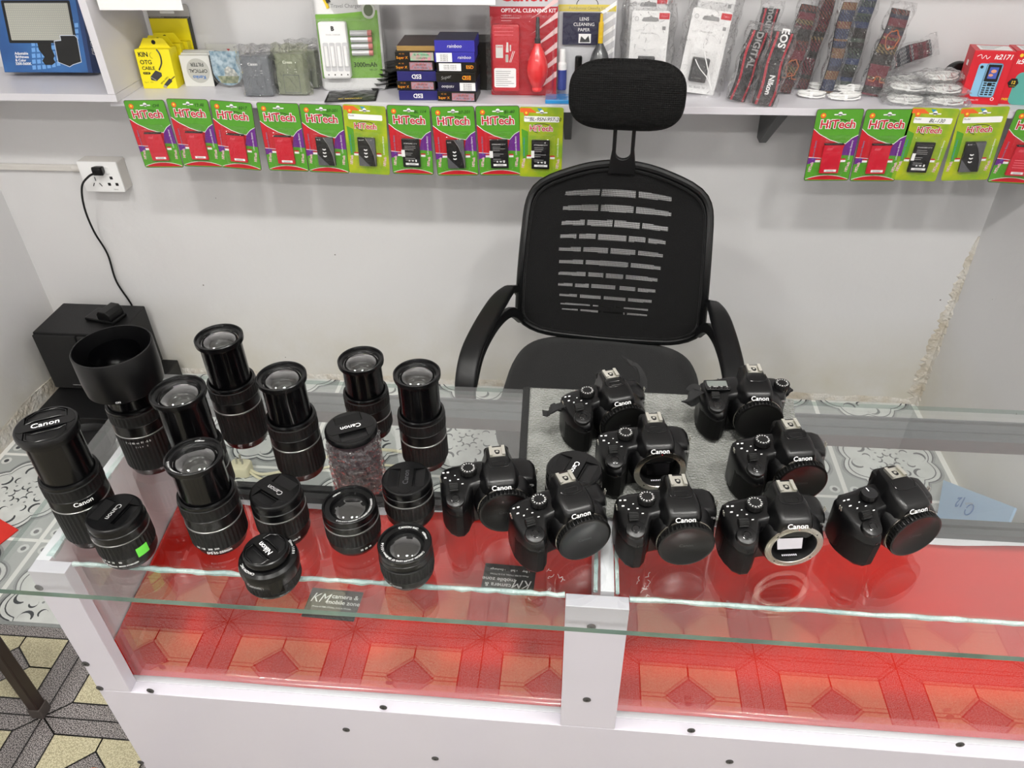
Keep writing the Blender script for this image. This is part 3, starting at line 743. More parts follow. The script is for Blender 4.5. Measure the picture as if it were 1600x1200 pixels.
# ================================================================ CAMERAS
BODY = mat('camera_body', '080809', .28, spec=.38, bump=.06, bscale=1.8)
GRIP = mat('camera_grip', '070707', .5, spec=.14, bump=.25, bscale=1.4)
GLOSSB = mat('gloss_black', '0b0b0c', .18)
CAV = mat('mirror_box_black', '050505', .55)
MIRR = mat('mirror', 'e8e6ee', .08, 1)
SCREEN = mat('focusing_screen', 'e9e6f0', .5)
def poly_round(c, r, n=4):
    """round the corners of a polygon"""
    o = []; N = len(c)
    for i in range(N):
        p = Vector(c[i]); a = (Vector(c[i-1])-p); b = (Vector(c[(i+1) % N])-p)
        ra = min(r, a.length*.45, b.length*.45); a = a.normalized()*ra; b = b.normalized()*ra
        for k in range(n+1):
            t = k/n; o.append(p + a*(1-t)**2 + b*t**2)
    return o
def dslr(label, shoe, yaw, kind='std', cover='cap', badge='EOS', strap=None, flip=False):
    """drawn in millimetres; front towards -Y, grip at -X"""
    s = .00093
    base = Vector((shoe.x, shoe.y, GZ+(.0035 if kind_on_towel(shoe) else .0004)))
    off = Matrix.Rotation(yaw, 4, 'Z') @ Vector((12, 18, 0))*s
    t = thing('dslr_camera', label, 'camera', base-Vector((off.x, off.y, 0)), yaw, 'camera bodies on the counter', s=s)
    def B(nm, g, lab=None, sm=35): return g.build(nm, t, lab, smooth=sm)
    # --- body shell
    st = [(-68, -4, 18, 46, 56, 9), (-67, -14, 22, 52, 64, 10), (-64, -26, 26, 57, 69, 10), (-58, -38, 28, 59, 72, 11), (-50, -44, 29, 60, 74, 11), (-41, -44, 29, 61, 75, 11),
          (-34, -36, 29, 63, 76, 10), (-29, -22, 29, 67, 77, 8), (-25, -14, 29, 70, 77, 7), (-15, -12, 30, 71, 77, 7), (0, -12, 30, 71, 77, 7), (30, -12, 30, 71, 77, 7), (48, -11, 29, 69, 76, 8),
          (57, -9, 28, 66, 73, 9), (62, -3, 25, 61, 68, 9), (64, 5, 21, 54, 61, 7)]
    rings = []
    for x, yf, yb, ztf, ztb, r in st:
        zb = 0
        if x < -66 or x > 65: zb = 6
        elif x < -63 or x > 62: zb = 2
        c = [(yb, zb), (yb, ztb), (yf+ (10 if x < -28 else 4), ztf+ (5 if x < -28 else 2)), (yf, ztf-5), (yf+(3 if x < -28 else 0), zb)]
        rings.append([(x, q.x, q.y) for q in poly_round(c, r, 4)])
    g = G().loft(rings, BODY); B('body_shell', g)
    # rubber grip skin: slightly proud of the shell on the handle, below the shutter deck
    rings = []
    for x, yf, yb, ztf, ztb, r in st[1:8]:
        c = [(yf+24 if x > -60 else yf+26, 2.5), (yf+24, ztf-10), (yf+6, ztf-7.5), (yf-.8, ztf-12), (yf+2.4, 2.5)]
        rings.append([(x-.6 if x < -60 else x, q.x, q.y) for q in poly_round(c, 9, 4)])
    g = G().loft(rings, GRIP); B('grip', g, 'rubber-covered hand grip')
    # shutter deck with button, control dial
    T = Matrix.Translation((-49, -31, 67.2)) @ Matrix.Rotation(R(17), 4, 'X')
    dk = G(T).prism([(x*1.0, y) for x, y in ell(0, 0, 12.5, 12, 28)], -6, .8, BODY, bev=1.2); deck = B('shutter_deck', dk)
    g = G(T).lathe([(6.2, .4), (6.2, 1.6), (5.2, 1.9), (5.0, 1.2), (4.6, 1.2), (4.6, 2.6), (3.8, 3.1), (.001, 2.9)], GLOSSB, 32)
    sb = g.build('shutter_button', t)
    g = G(Matrix.Translation((-50, -15.5, 73.5)) @ Matrix.Rotation(R(90), 4, 'Y') @ Matrix.Translation((0, 0, -6))).lathe([(5, 0), (6, .5), (6, 11.5), (5, 12)], RUBBER, 48, ribs=(1, 2, .8)); B('control_dial', g)
    g = G()
    for x, y, l in ((-38, -14, 3.4), (-43, -5, 3), (-60, 2, 4), (-56, 12, 4), (-62, 12, 3.6), (-54, -4, 2.6), (-47, 3, 2.2)):
        g.box(x-l*.4, x+l*.4, y-.4, y+.4, 76.6 if x > -50 else 74.2, 77.4 if x > -50 else 75.9, WTXT)
    if kind != 'lcd': B('top_markings', g, 'small white legends')
    # --- mode dial / top screen
    if kind == 'lcd':
        T = Matrix.Translation((-42, 4, 75.6))
        g = G(T).prism(rrect(-20, 18, -9, 15, 3, 4), -2, 1.6, BODY, bev=.8); B('top_panel', g)
        g = G(T).prism(rrect(-16, 14, -1, 12, 1, 3), 1.4, 1.9, mat('lcd_screen', '6a706c', .12)); B('top_screen', g, 'grey top display')
        g = G(T)
        for i in range(4): g.prism(ell(-13+i*8.6, -5.6, 2.6, 1.9, 16), 1.2, 2.4, GLOSSB, bev=.5)
        B('panel_buttons', g)
        g = G(T)
        for i, w_ in enumerate(('AF', 'DRIVE', 'ISO', '☼')): g.text(w_, 2.6, -13+i*8.6, -2.6, 1.95, WTXT)
        B('panel_lettering', g)
        dx, dy = 55, 8
    else: dx, dy = -28.5, 10
    T = Matrix.Translation((dx, dy, 75.2 if kind != 'lcd' else 72.5))
    if kind == 'plain':
        g = G(T).lathe([(11, 0), (11, 6.5), (10.2, 7.4), (9.8, 7.4)], BODY, 60, ribs=(0, 1, .5)).lathe([(9.8, 7.4), (.001, 7.7)][::-1], mat('brushed_dial', '3c3c3e', .25, .8), 40)
    else:
        g = G(T).lathe([(11.6, 0), (11.6, 6), (11, 7), (10.4, 7.2), (.001, 7.2)], RUBBER, 64, ribs=(0, 1, .7))
    md = B('mode_dial', g, 'ridged mode dial', 40)
    g = G(T)
    if kind != 'plain':
        for i in range(14):
            a = 2*math.pi*i/14
            g.text('PMATVBCAXEDSNO'[i], 3.3, (8.2)*math.cos(a), 8.2*math.sin(a), 7.35, WTXT, rot=a+math.pi/2, bold=.01)
    else: g.box(-.5, .5, 2, 8, 7.7, 7.9, WTXT)
    mdm = g.build('dial_marks', md, 'white dial legends')
    # --- viewfinder hump
    def hump(y, wb, wt, zt, zb=58):
        c = [(-wb, zb), (-wt, zt), (wt, zt), (wb, zb)]
        return [(12+q.x, y, q.y) for q in poly_round(c, 6 if wt > 12 else 4, 5)]
    g = G().loft([hump(-29.5, 17, 13, 77), hump(-30.5, 21, 16.5, 82), hump(-29, 23.5, 18, 85), hump(-24, 27, 19.5, 87.8), hump(-12, 31, 20, 91), hump(0, 33, 19, 93.5), hump(7, 32, 16.5, 95), hump(12, 29, 14, 95.6), hump(30, 26, 13.5, 95.6), hump(36, 22, 13, 93), hump(40, 18, 13, 84)], BODY); B('viewfinder_hump', g, 'raised pentaprism housing')
    # flash seam
    g = G().tube([(12-14, 9, 95.6), (12-15.5, 2, 94.2), (12-12, -5, 93.0), (12, -6.5, 92.8), (12+12, -5, 93.0), (12+15.5, 2, 94.2), (12+14, 9, 95.6)], .45, TUBE, 6); B('flash_seam', g)
    if kind == 'std':
        g = G().tube([(x_+12, y_-0, 94.1+(y_-1)*.19) for x_, y_ in rrect(-9, 9, -3, 4, 2.5, 4)], .35, TUBE, 6, closed=True); B('flash_window', g)
    # --- hot shoe
    T = Matrix.Translation((12, 21, 95.4)); S2 = mat('hot_shoe_metal', 'd8d6cc', .3, .85)
    g = G(T).box(-10.5, 10.5, -9, 9, 0, 1.0, S2)
    for k in (-1, 1):
        g.box(*sorted((k*10.5, k*9)), -9, 9, 1, 3.2, S2); g.box(*sorted((k*10.5, k*6.3)), -9, 9, 3.2, 4.2, S2)
    hs = B('hot_shoe', g, 'silver flash hot shoe', 0)
    g = G(T).lathe([(3.2, 1.0), (3.2, 1.25), (2.3, 1.25), (2.3, 1.05)], INK, 24).box(-3.6, 3.4, -1.0, 3.4, 1.0, 1.12, INK)
    g.lathe([(1.8, 1.1), (1.8, 1.5), (.01, 1.5)], S2, 20)
    for q in ((-2.2, 5), (.6, 5), (2.6, 3)): g.lathe([(.8, 1.1), (.8, 1.5), (.01, 1.5)], S2, 10, T=Matrix.Translation((q[0], q[1], 0)))
    g.lathe([(3.0, 1.0), (3.0, 1.3), (2.4, 1.3), (2.4, 1.0)], INK, 24, T=Matrix.Translation((.2, -2, 0)))
    g.build('shoe_contacts', hs)
    # --- lens mount block
    M_ = Matrix.Translation((16, -16, 40.6)) @ Matrix.Scale(1.05, 4) @ Matrix.Rotation(R(90), 4, 'X')
    g = G(M_).lathe([(40, -8), (38.5, 2), (36.5, 9), (35.6, 11.5), (35.2, 12), (27.2, 12)], BODY, 72, caps=False); B('mount_collar', g)
    g = G(M_).lathe([(34.8, 11.8), (34.8, 13.2), (33.6, 13.8), (27.5, 13.8), (27, 13), (27, 10)], CHROME, 72, caps=False); mr_ = B('mount_ring', g, 'bright metal lens mount ring', 30)
    if cover == 'cap':
        g = G(M_).lathe([(34.2, 14.2), (34.6, 15.0), (34.6, 15.4), (34.6, 21.5), (34.0, 22.4), (32.6, 23), (30.4, 23), (28.2, 21.2), (.001, 21.2)], CAPM, 176, ribs=(2, 3, 2.0)); cp = B('body_cap', g, 'ribbed round black body cap', 40)
        if badge != '60D':
            g = G(M_); g.text('Canon', 6.5, 0, 0, 21.4, DGREY, bold=.0, T=Matrix.Rotation(0, 4, 'Z')); g.build('cap_lettering', cp)
    else:
        g = G(M_).lathe([(27, 13), (26, 6), (26, -9), (.001, -9)], CAV, 56, caps=False); B('mirror_box', g)
        g = G(M_).add([(-15, -13, 5), (15, -13, 5), (17, 17, -8.5), (-17, 17, -8.5)], [(0, 1, 2, 3)], MIRR)
        B('mirror', g, 'reflex mirror', 0)
        g = G(M_).add([(-14, 18, -7), (14, 18, -7), (12, 20.5, 7), (-12, 20.5, 7)], [(0, 1, 2, 3)], SCREEN)
        B('focusing_screen', g, sm=0)
        g = G(M_)
        for i in range(8): g.box(-9+i*2.4, -8+i*2.4, -20.8, -20, 7, 9, SCREEN)
        B('contact_pins', g, sm=0)
        g = G(M_)
        for a in (40, 140, 230, 320): g.lathe([(1.2, 13.8), (.01, 13.95)], INK, 10, T=Matrix.Translation((30.6*math.cos(R(a)), 30.6*math.sin(R(a)), 0)))
        g.lathe([(.8, 13.8), (.01, 13.9)], REDP, 12, T=Matrix.Translation((0, 30.6, 0)))
        g.build('mount_screws', mr_)
    # --- lettering
    T = Matrix.Translation((12, -31.7, 80.2)) @ Matrix.Rotation(R(68), 4, 'X')
    g = G(T).text('Canon', 9.2, 0, 0, 0.5, WTXT, bold=.008, sx=1.06, fine=4); lg = B('brand_logo', g, 'white brand lettering', 0)
    T = Matrix.Translation((54, -11.3, 60)) @ Matrix.Rotation(R(86), 4, 'X')
    g = G(T).text(badge, 5, 0, 0, .9, GTXT, bold=.01); B('model_badge', g, None, 0)
    # --- lugs, release button, eyecup, rear screen
    for x, y, nm in ((-64.5, 9, 0), (62.5, 10, 0)):
        T = Matrix.Translation((x, y, 64 if x < 0 else 62)) @ Matrix.Rotation(R(-20 if x < 0 else 20), 4, 'Y')
        g = G(T)
        k = -1 if x < 0 else 1
        for q in (-1, 1): g.tube([(0, q*1.6, -6), (k*2, q*1.6, 0), (k*.6, q*1.6, 6)], .8, S2, 6)
        B('strap_lug', g, 'silver strap lug')
    g = G(Matrix.Translation((12, 30, 74)) @ Matrix.Rotation(R(-90), 4, 'X')).prism(rrect(-17, 17, -14, 10, 5), 0, 12, RUBBER, bev=2); B('eyecup', g)
    g = G(Matrix.Translation((48, -13, 40)) @ Matrix.Rotation(R(90), 4, 'X')).prism(rrect(-3, 3, -6, 6, 2), 0, 3, BODY, bev=.6); B('lens_release', g)
    g = G(Matrix.Translation((-47, -43.6, 50)) @ Matrix.Rotation(R(92), 4, 'X')).lathe([(1.6, 0), (1.6, .9), (.01, .9)], GLOSSB, 14); B('remote_sensor', g)
    g = G().prism(rrect(-55, 20, 14, 64, 3), 29, 31.5, GLOSSB, T=Matrix(((1, 0, 0, 0), (0, 0, 1, 0), (0, 1, 0, 0), (0, 0, 0, 1)))); B('rear_screen', g)
    if strap:
        ST = mat('strap_webbing', '1b1b1c', .8, bump=.5, bscale=900)
        for nm, pts, w_ in strap:
            g = G().tube(spline(pts, 6), 0, ST, 10, flat=(w_, 2.2, (0, 0, 1))); B(nm, g, 'black webbing strap end')
    return t
def kind_on_towel(p): return p.x > -.05 and p.y > .70
zz = GZ+.091
SL = [('strap', [(-66, 9, 63), (-76, 4, 66), (-84, 4, 60), (-90, 8, 52), (-98, 10, 54)], 13), ('strap_buckle', [(-78, 3, 68), (-86, 2, 66), (-90, 3, 58)], 16), ('strap', [(-84, 5, 63), (-78, 14, 54), (-70, 18, 48)], 12)]
SR = [('strap', [(64, 10, 60), (66, 22, 78), (58, 30, 96), (46, 32, 102), (34, 30, 118)], 12), ('strap_buckle', [(58, 30, 92), (50, 33, 100), (44, 34, 104)], 15)]
SL5 = [('strap', [(-66, 9, 63), (-74, -2, 70), (-86, -8, 64), (-88, -4, 50), (-78, 2, 46), (-68, 6, 54)], 16), ('strap', [(-68, 6, 70), (-78, 8, 72), (-84, 4, 66)], 14)]
SR5 = [('strap', [(64, 10, 60), (71, 12, 66), (72, 14, 56), (67, 16, 48)], 8)]
dslr('camera body with plain capped mount, beside the lenses, leftmost of the cameras', P(777, 707, z=zz), R(12), badge='T3i')
dslr('camera body turned right with capped mount, tilted close behind the middle post', P(885, 748, z=zz), R(24), badge='T2i')
dslr('camera body with strap ends on both sides, back left on the grey towel', P(955, 588, z=zz), R(20), strap=SL+SR)
dslr('open-mount camera body in the middle of the grey towel, white light in its mirror box', P(1022, 657, z=zz), R(8), cover='open')
dslr('larger camera body with grey top screen and looped strap, back right on the towel', P(1178, 580, z=zz), R(4), kind='lcd', badge='60D', strap=SL5+SR5)
dslr('capped camera body at the right hem of the towel, in front of the looped strap', P(1236, 667, z=zz), R(10), badge='EOS')
dslr('capped camera body in the front row, just right of the middle post', P(1060, 753, z=zz), R(8), badge='T3i')
dslr('open-mount camera body with bright chrome ring in the front row', P(1230, 762, z=zz), R(8), cover='open', badge='T5i')
dslr('rightmost camera body with brushed plain dial and flat black cap', P(1400, 743, z=zz), R(20), kind='plain', badge='EOS')
# ================================================================ OFFICE CHAIR
FAB = mat('chair_fabric', '060607', .8, spec=.25, bump=.5, bscale=700, sheen=.1)
NETB = mat('chair_plastic', '0c0d0e', .38, spec=.35, bump=.1, bscale=900)
def net_material():
    m = bpy.data.materials.new('open_net'); m.use_nodes = True; nt = m.node_tree; b = nt.nodes['Principled BSDF']; L = nt.links.new
    b.inputs['Base Color'].default_value = lin('151515'); b.inputs['Roughness'].default_value = .8
    tc = nt.nodes.new('ShaderNodeTexCoord'); v = nt.nodes.new('ShaderNodeTexVoronoi'); v.inputs['Scale'].default_value = 260; v.inputs['Randomness'].default_value = 0
    L(tc.outputs['Object'], v.inputs['Vector'])
    ls = nt.nodes.new('ShaderNodeMath'); ls.operation = 'LESS_THAN'; ls.inputs[1].default_value = .46
    mp = nt.nodes.new('ShaderNodeMapping'); mp.inputs['Scale'].default_value = (1, .001, 1); L(tc.outputs['Object'], mp.inputs[0]); L(mp.outputs[0], v.inputs['Vector'])
    L(v.outputs['Distance'], ls.inputs[0]); t = nt.nodes.new('ShaderNodeBsdfTransparent'); mx = nt.nodes.new('ShaderNodeMixShader')
    L(ls.outputs[0], mx.inputs[0]); L(b.outputs[0], mx.inputs[1]); L(t.outputs[0], mx.inputs[2]); L(mx.outputs[0], nt.nodes['Material Output'].inputs[0]); return m
NET = net_material()
CH = thing('office_chair', 'black mesh-back office chair with headrest and loop arms behind the counter', 'chair', (.068, 1.55, 0), R(-5))
# backrest outline: half width at height fraction
BZ0, BZ1 = .49, .945
def bhalf(v):
    w_ = .242-.022*v
    if v < .16: k = v/.16; w_ = .242*(.74+.26*math.sqrt(max(0, 1-(1-k)**2)))
    if v > .80: k = (v-.8)/.2; w_ = (.242-.022*v)*(1-.40*(1-math.sqrt(max(0, 1-k*k))))
    return w_
def bpt(u, v):   # u -1..1 across, v 0..1 up
    top = BZ1-.022*u*u*1.0; bot = BZ0+.018*u*u
    z = bot+(top-bot)*v
    x = u*bhalf(v)
    y = .215+.085*v-.045*math.sin(math.pi*min(1, v*1.15))*1.0-.018*u*u
    return Vector((x, y, z))
rows = [(.885, [(-.62, -.22), (-.2, .19), (.22, .6)], .017), (.81, [(-.62, -.22), (-.19, .18), (.21, .6)], .017), (.735, [(-.62, -.36), (-.33, -.05), (-.02, .26), (.29, .58)], .016),
        (.665, [(-.62, -.44), (-.41, -.22), (-.19, .12), (.15, .34), (.37, .56)], .015), (.595, [(-.62, -.38), (-.35, -.07), (-.04, .24), (.27, .55)], .0145), (.525, [(-.61, -.34), (-.31, .17), (.2, .53)], .014),
        (.455, [(-.61, -.3), (-.27, -.1), (-.07, .12), (.15, .51)], .0135), (.385, [(-.6, -.44), (-.41, -.25), (-.22, .05), (.09, .27), (.3, .49)], .0125), (.315, [(-.58, -.38), (-.35, -.11), (-.08, .17), (.2, .46)], .0115),
        (.255, [(-.56, -.22), (-.19, .05), (.08, .43)], .007), (.215, [(-.54, -.36), (-.33, -.1), (-.07, .17), (.2, .42)], .007)]
def slot(u, v):
    U = 2*u-1; V = v
    for rv, segs, hw_ in rows:
        vv = V+.02*(U)*0-.0
        if abs(vv-rv) < hw_:
            for a, b in segs:
                c = abs(U)/.62
                hh = hw_*(1-.45*c*c)
                if a < U < b and abs(vv-rv) < hh: return NET
    return FAB
g = G().grid(260, 330, lambda u, v: tuple(bpt((2*u-1)*.97, .015+.97*v)+Vector((0, -.004, 0))), FAB, mfn=lambda u, v: slot(u, v+.022))
o = g.build('mesh_back', CH, 'black mesh back with rows of see-through slots', smooth=180)
edge = [bpt(-1, v) for v in [i/30 for i in range(31)]]+[bpt(u, 1) for u in [-1+2*i/24 for i in range(1, 24)]]+[bpt(1, 1-i/30) for i in range(31)]+[bpt(1-2*i/24, 0) for i in range(1, 24)]
sm_ = edge
for _ in range(3): sm_ = [(sm_[i-1]+sm_[i]*2+sm_[(i+1) % len(sm_)])/4 for i in range(len(sm_))]
G().tube(sm_, .0105, NETB, 10, closed=True).build('back_frame', CH)
inner = [(bpt(0, .5)+(p-bpt(0, .5))*.955)+Vector((0, -.006, 0)) for p in sm_]
G().tube(inner, .0035, FAB, 6, closed=True).build('back_piping', CH)
# rear spine behind the mesh, low down
G().tube([(0, .29, .36), (0, .30, .46), (0, .275, .56)], 0, NETB, 10, flat=(.07, .022, (0, 1, 0))).build('back_support', CH)
# headrest and its forked stem
HC = Vector((.002, .262, 1.120))
g = G(); rings = []
for j in range(17):
    a = math.pi*j/16; k = math.sin(a)**.55 if 0 < j < 16 else .02; yy = -math.cos(a)*.03
    ring = []
    for i in range(48):
        th = 2*math.pi*i/48; c_, s_ = math.cos(th), math.sin(th)
        x = .132*k*math.copysign(abs(c_)**.62, c_); z = .083*k*math.copysign(abs(s_)**.7, s_)
        z += -.007*math.cos(x/.132*math.pi*.5)*(1 if s_ > 0 else 0)*k
        ring.append(HC+Vector((x, yy-.02*(x/.13)**2+.012, z)))
    rings.append(ring)
HN = mat('headrest_net', '060606', .7, spec=.25, bump=.0)
nt = HN.node_tree; b_ = nt.nodes['Principled BSDF']; tc = nt.nodes.new('ShaderNodeTexCoord'); vv = nt.nodes.new('ShaderNodeTexVoronoi'); vv.inputs['Scale'].default_value = 210; vv.inputs['Randomness'].default_value = .1
nt.links.new(tc.outputs['Object'], vv.inputs['Vector']); bp = nt.nodes.new('ShaderNodeBump'); bp.inputs['Strength'].default_value = .9; bp.inputs['Distance'].default_value = .003
nt.links.new(vv.outputs['Distance'], bp.inputs['Height']); nt.links.new(bp.outputs[0], b_.inputs['Normal'])
g.loft(rings, HN).build('headrest', CH, 'padded black net headrest', smooth=60)
uo = [(-.033, .925), (-.0305, .955), (-.0265, .985), (-.0265, 1.06), (-.0175, 1.06), (-.0175, .985)]
uo += [(-.0175*math.cos(R(a)), .978-.0155*math.sin(R(a))) for a in range(0, 181, 15)]
uo += [(.0175, .985), (.0175, 1.06), (.0265, 1.06), (.0265, .985), (.0305, .955), (.033, .925)]
g = G(Matrix.Translation((HC.x, .295, 0)) @ Matrix.Rotation(R(90), 4, 'X')).prism(uo, 0, .013, NETB)
g.build('headrest_stem', CH, bevel=.002)
# seat
def se(a, e): return math.copysign(abs(a)**e, a)
rings = []
for z, k, in ((.425, .9), (.43, .97), (.445, 1.0), (.465, 1.0), (.478, .975), (.486, .93), (.489, .8), (.490, .5), (.490, .05)):
    rings.append([(.245*k*se(math.cos(t_), .5), -.02+.255*k*se(math.sin(t_), .55), z-.02*max(0, -math.sin(t_)-.6)*k) for t_ in (2*math.pi*i/56 for i in range(56))])
G().loft(rings, FAB).build('seat', CH, 'flat black fabric seat', smooth=50)
# arms
for s_ in (-1, 1):
    pts = spline([(s_*.252, .125, .672), (s_*.262, .06, .682), (s_*.278, -.06, .682), (s_*.290, -.16, .662), (s_*.292, -.215, .605), (s_*.287, -.20, .54), (s_*.262, -.12, .47), (s_*.23, -.02, .425), (s_*.14, .03, .415)], 7)
    g = G().tube(pts, 0, NETB, 14, flat=(.05, .017, (s_*1, 0, .0))) if False else G()
    rings = []
    for i, p in enumerate(pts):
        tdir = (pts[min(i+1, len(pts)-1)]-pts[max(i-1, 0)]).normalized()
        side = Vector((1, 0, 0)); side = (side-tdir*side.dot(tdir)).normalized() if abs(tdir.x) < .9 else Vector((0, 1, 0)); nrm = tdir.cross(side)
        f = i/(len(pts)-1); wd = .048 if f > .15 else .030+.018*f/.15
        rings.append([p+side*wd/2*se(math.cos(a), .4)+nrm*.009*se(math.sin(a), .6) for a in (2*math.pi*(k+.5)/16 for k in range(16))])
    g.loft(rings, NETB); g.build('armrest', CH, smooth=50)
    pts = spline([(s_*.287, -.17, .57), (s_*.280, -.10, .625), (s_*.264, .0, .642), (s_*.246, .10, .62), (s_*.232, .17, .56)], 6)
    G().tube(pts, 0, NETB, 12, flat=(.026, .016, (1, 0, 0))).build('arm_brace', CH)
    G().tube([(s_*.252, .125, .672), (s_*.243, .185, .64), (s_*.232, .205, .60)], 0, NETB, 10, flat=(.02, .02, (1, 0, 0))).build('arm_joint', CH)
G().lathe([(.028, .10), (.028, .30), (.018, .30), (.018, .41), (.07, .415), (.07, .425)], NETB, 24).build('gas_column', CH)
for k in range(5):
    a = R(18+72*k); T = Matrix.Rotation(a, 4, 'Z')
    g = G(T).loft([[(x_, y_*w_, z_+dz) for x_, (y_, dz) in ((xx, q) for q in ((-1, -.012), (1, -.012), (1, .012), (-1, .012)))] for xx, w_, z_ in ((.02, .022, .12), (.28, .016, .075))], NETB)
    leg = g.build('base_leg', CH, bevel=.004)
    G(T @ Matrix.Translation((.27, 0, .028)) @ Matrix.Rotation(R(90), 4, 'X') @ Matrix.Translation((0, 0, -.02))).lathe([(.022, 0), (.0275, .004), (.0275, .036), (.022, .04)], BLACKP, 20).build('caster', leg)
    G(T @ Matrix.Translation((.27, 0, .055))).lathe([(.01, -.01), (.01, .02)], BLACKP, 10).build('caster_stem', leg)
# ================================================================ WALL SHELVES
ZS = 1.053
sh = thing('wall_shelf', 'long white wall shelf carrying the accessories above the hanging battery packs', 'shelf', (0, 0, 0))
G().box(-1.235, XR-.002, 1.95, YB-.001, ZS-.018, ZS, WHITE).build('shelf_board', sh, smooth=0, bevel=.0008)
for x_ in (-.045, .485):
    g = G().loft([[(x_-.015, 1.965, ZS-.018), (x_+.015, 1.965, ZS-.018), (x_+.015, 2.168, ZS-.018), (x_-.015, 2.168, ZS-.018)],
                  [(x_-.013, 1.975, ZS-.03), (x_+.013, 1.975, ZS-.03), (x_+.013, 2.168, ZS-.03), (x_-.013, 2.168, ZS-.03)],
                  [(x_-.010, 2.13, ZS-.15), (x_+.010, 2.13, ZS-.15), (x_+.010, 2.168, ZS-.15), (x_-.010, 2.168, ZS-.15)]], DGREY)
    g.build('bracket', sh, 'dark grey shelf bracket', bevel=.002)
us = thing('wall_shelf', 'upper white wall shelf with white sheets hanging from its edge', 'shelf', (0, 0, 0))
G().box(-1.195, XR-.002, 1.95, YB-.001, 1.42, 1.438, WHITE).build('shelf_board', us, smooth=0)
cu = thing('wall_cubby', 'white box shelf unit on the left holding the blue video light carton', 'shelf', (0, 0, 0))
G().box(XL+.001, -1.197, 1.925, YB-.001, ZS+.0004, ZS+.019, WHITE).build('bottom_board', cu, smooth=0, bevel=.0008)
G().box(-1.217, -1.197, 1.925, YB-.001, ZS+.0195, 1.46, WHITE).build('side_board', cu, smooth=0, bevel=.0008)
G().box(XL+.001, -1.197, 1.925, YB-.001, 1.4605, 1.478, WHITE).build('top_board', cu, smooth=0)
PAPER = mat('white_paper', 'f3f3f3', .7)
for xa, xb, z0_, lb in ((-1.183, -.972, 1.266, 'white blank sheet hanging above the yellow cable boxes'), (-.542, -.217, 1.280, 'white blank sheet hanging above the stacked battery boxes')):
    o = G().box(xa, xb, 1.9485 if xa < -1 else 1.9485, 1.9494, z0_, 1.437, PAPER).build('hanging_sheet', smooth=0)
    tag(o, lb, 'sign', 'white hanging sheets')

def face(name, label, cat, base, yaw=0, lean=0, group=None, s=1):
    m = Matrix.Translation(base) @ Matrix.Rotation(yaw, 4, 'Z') @ Matrix.Rotation(R(90)-lean, 4, 'X')
    return thing(name, label, cat, group=group, m=m, s=s)
def Ps(px, py): return P(px, py, z=ZS+.0004)

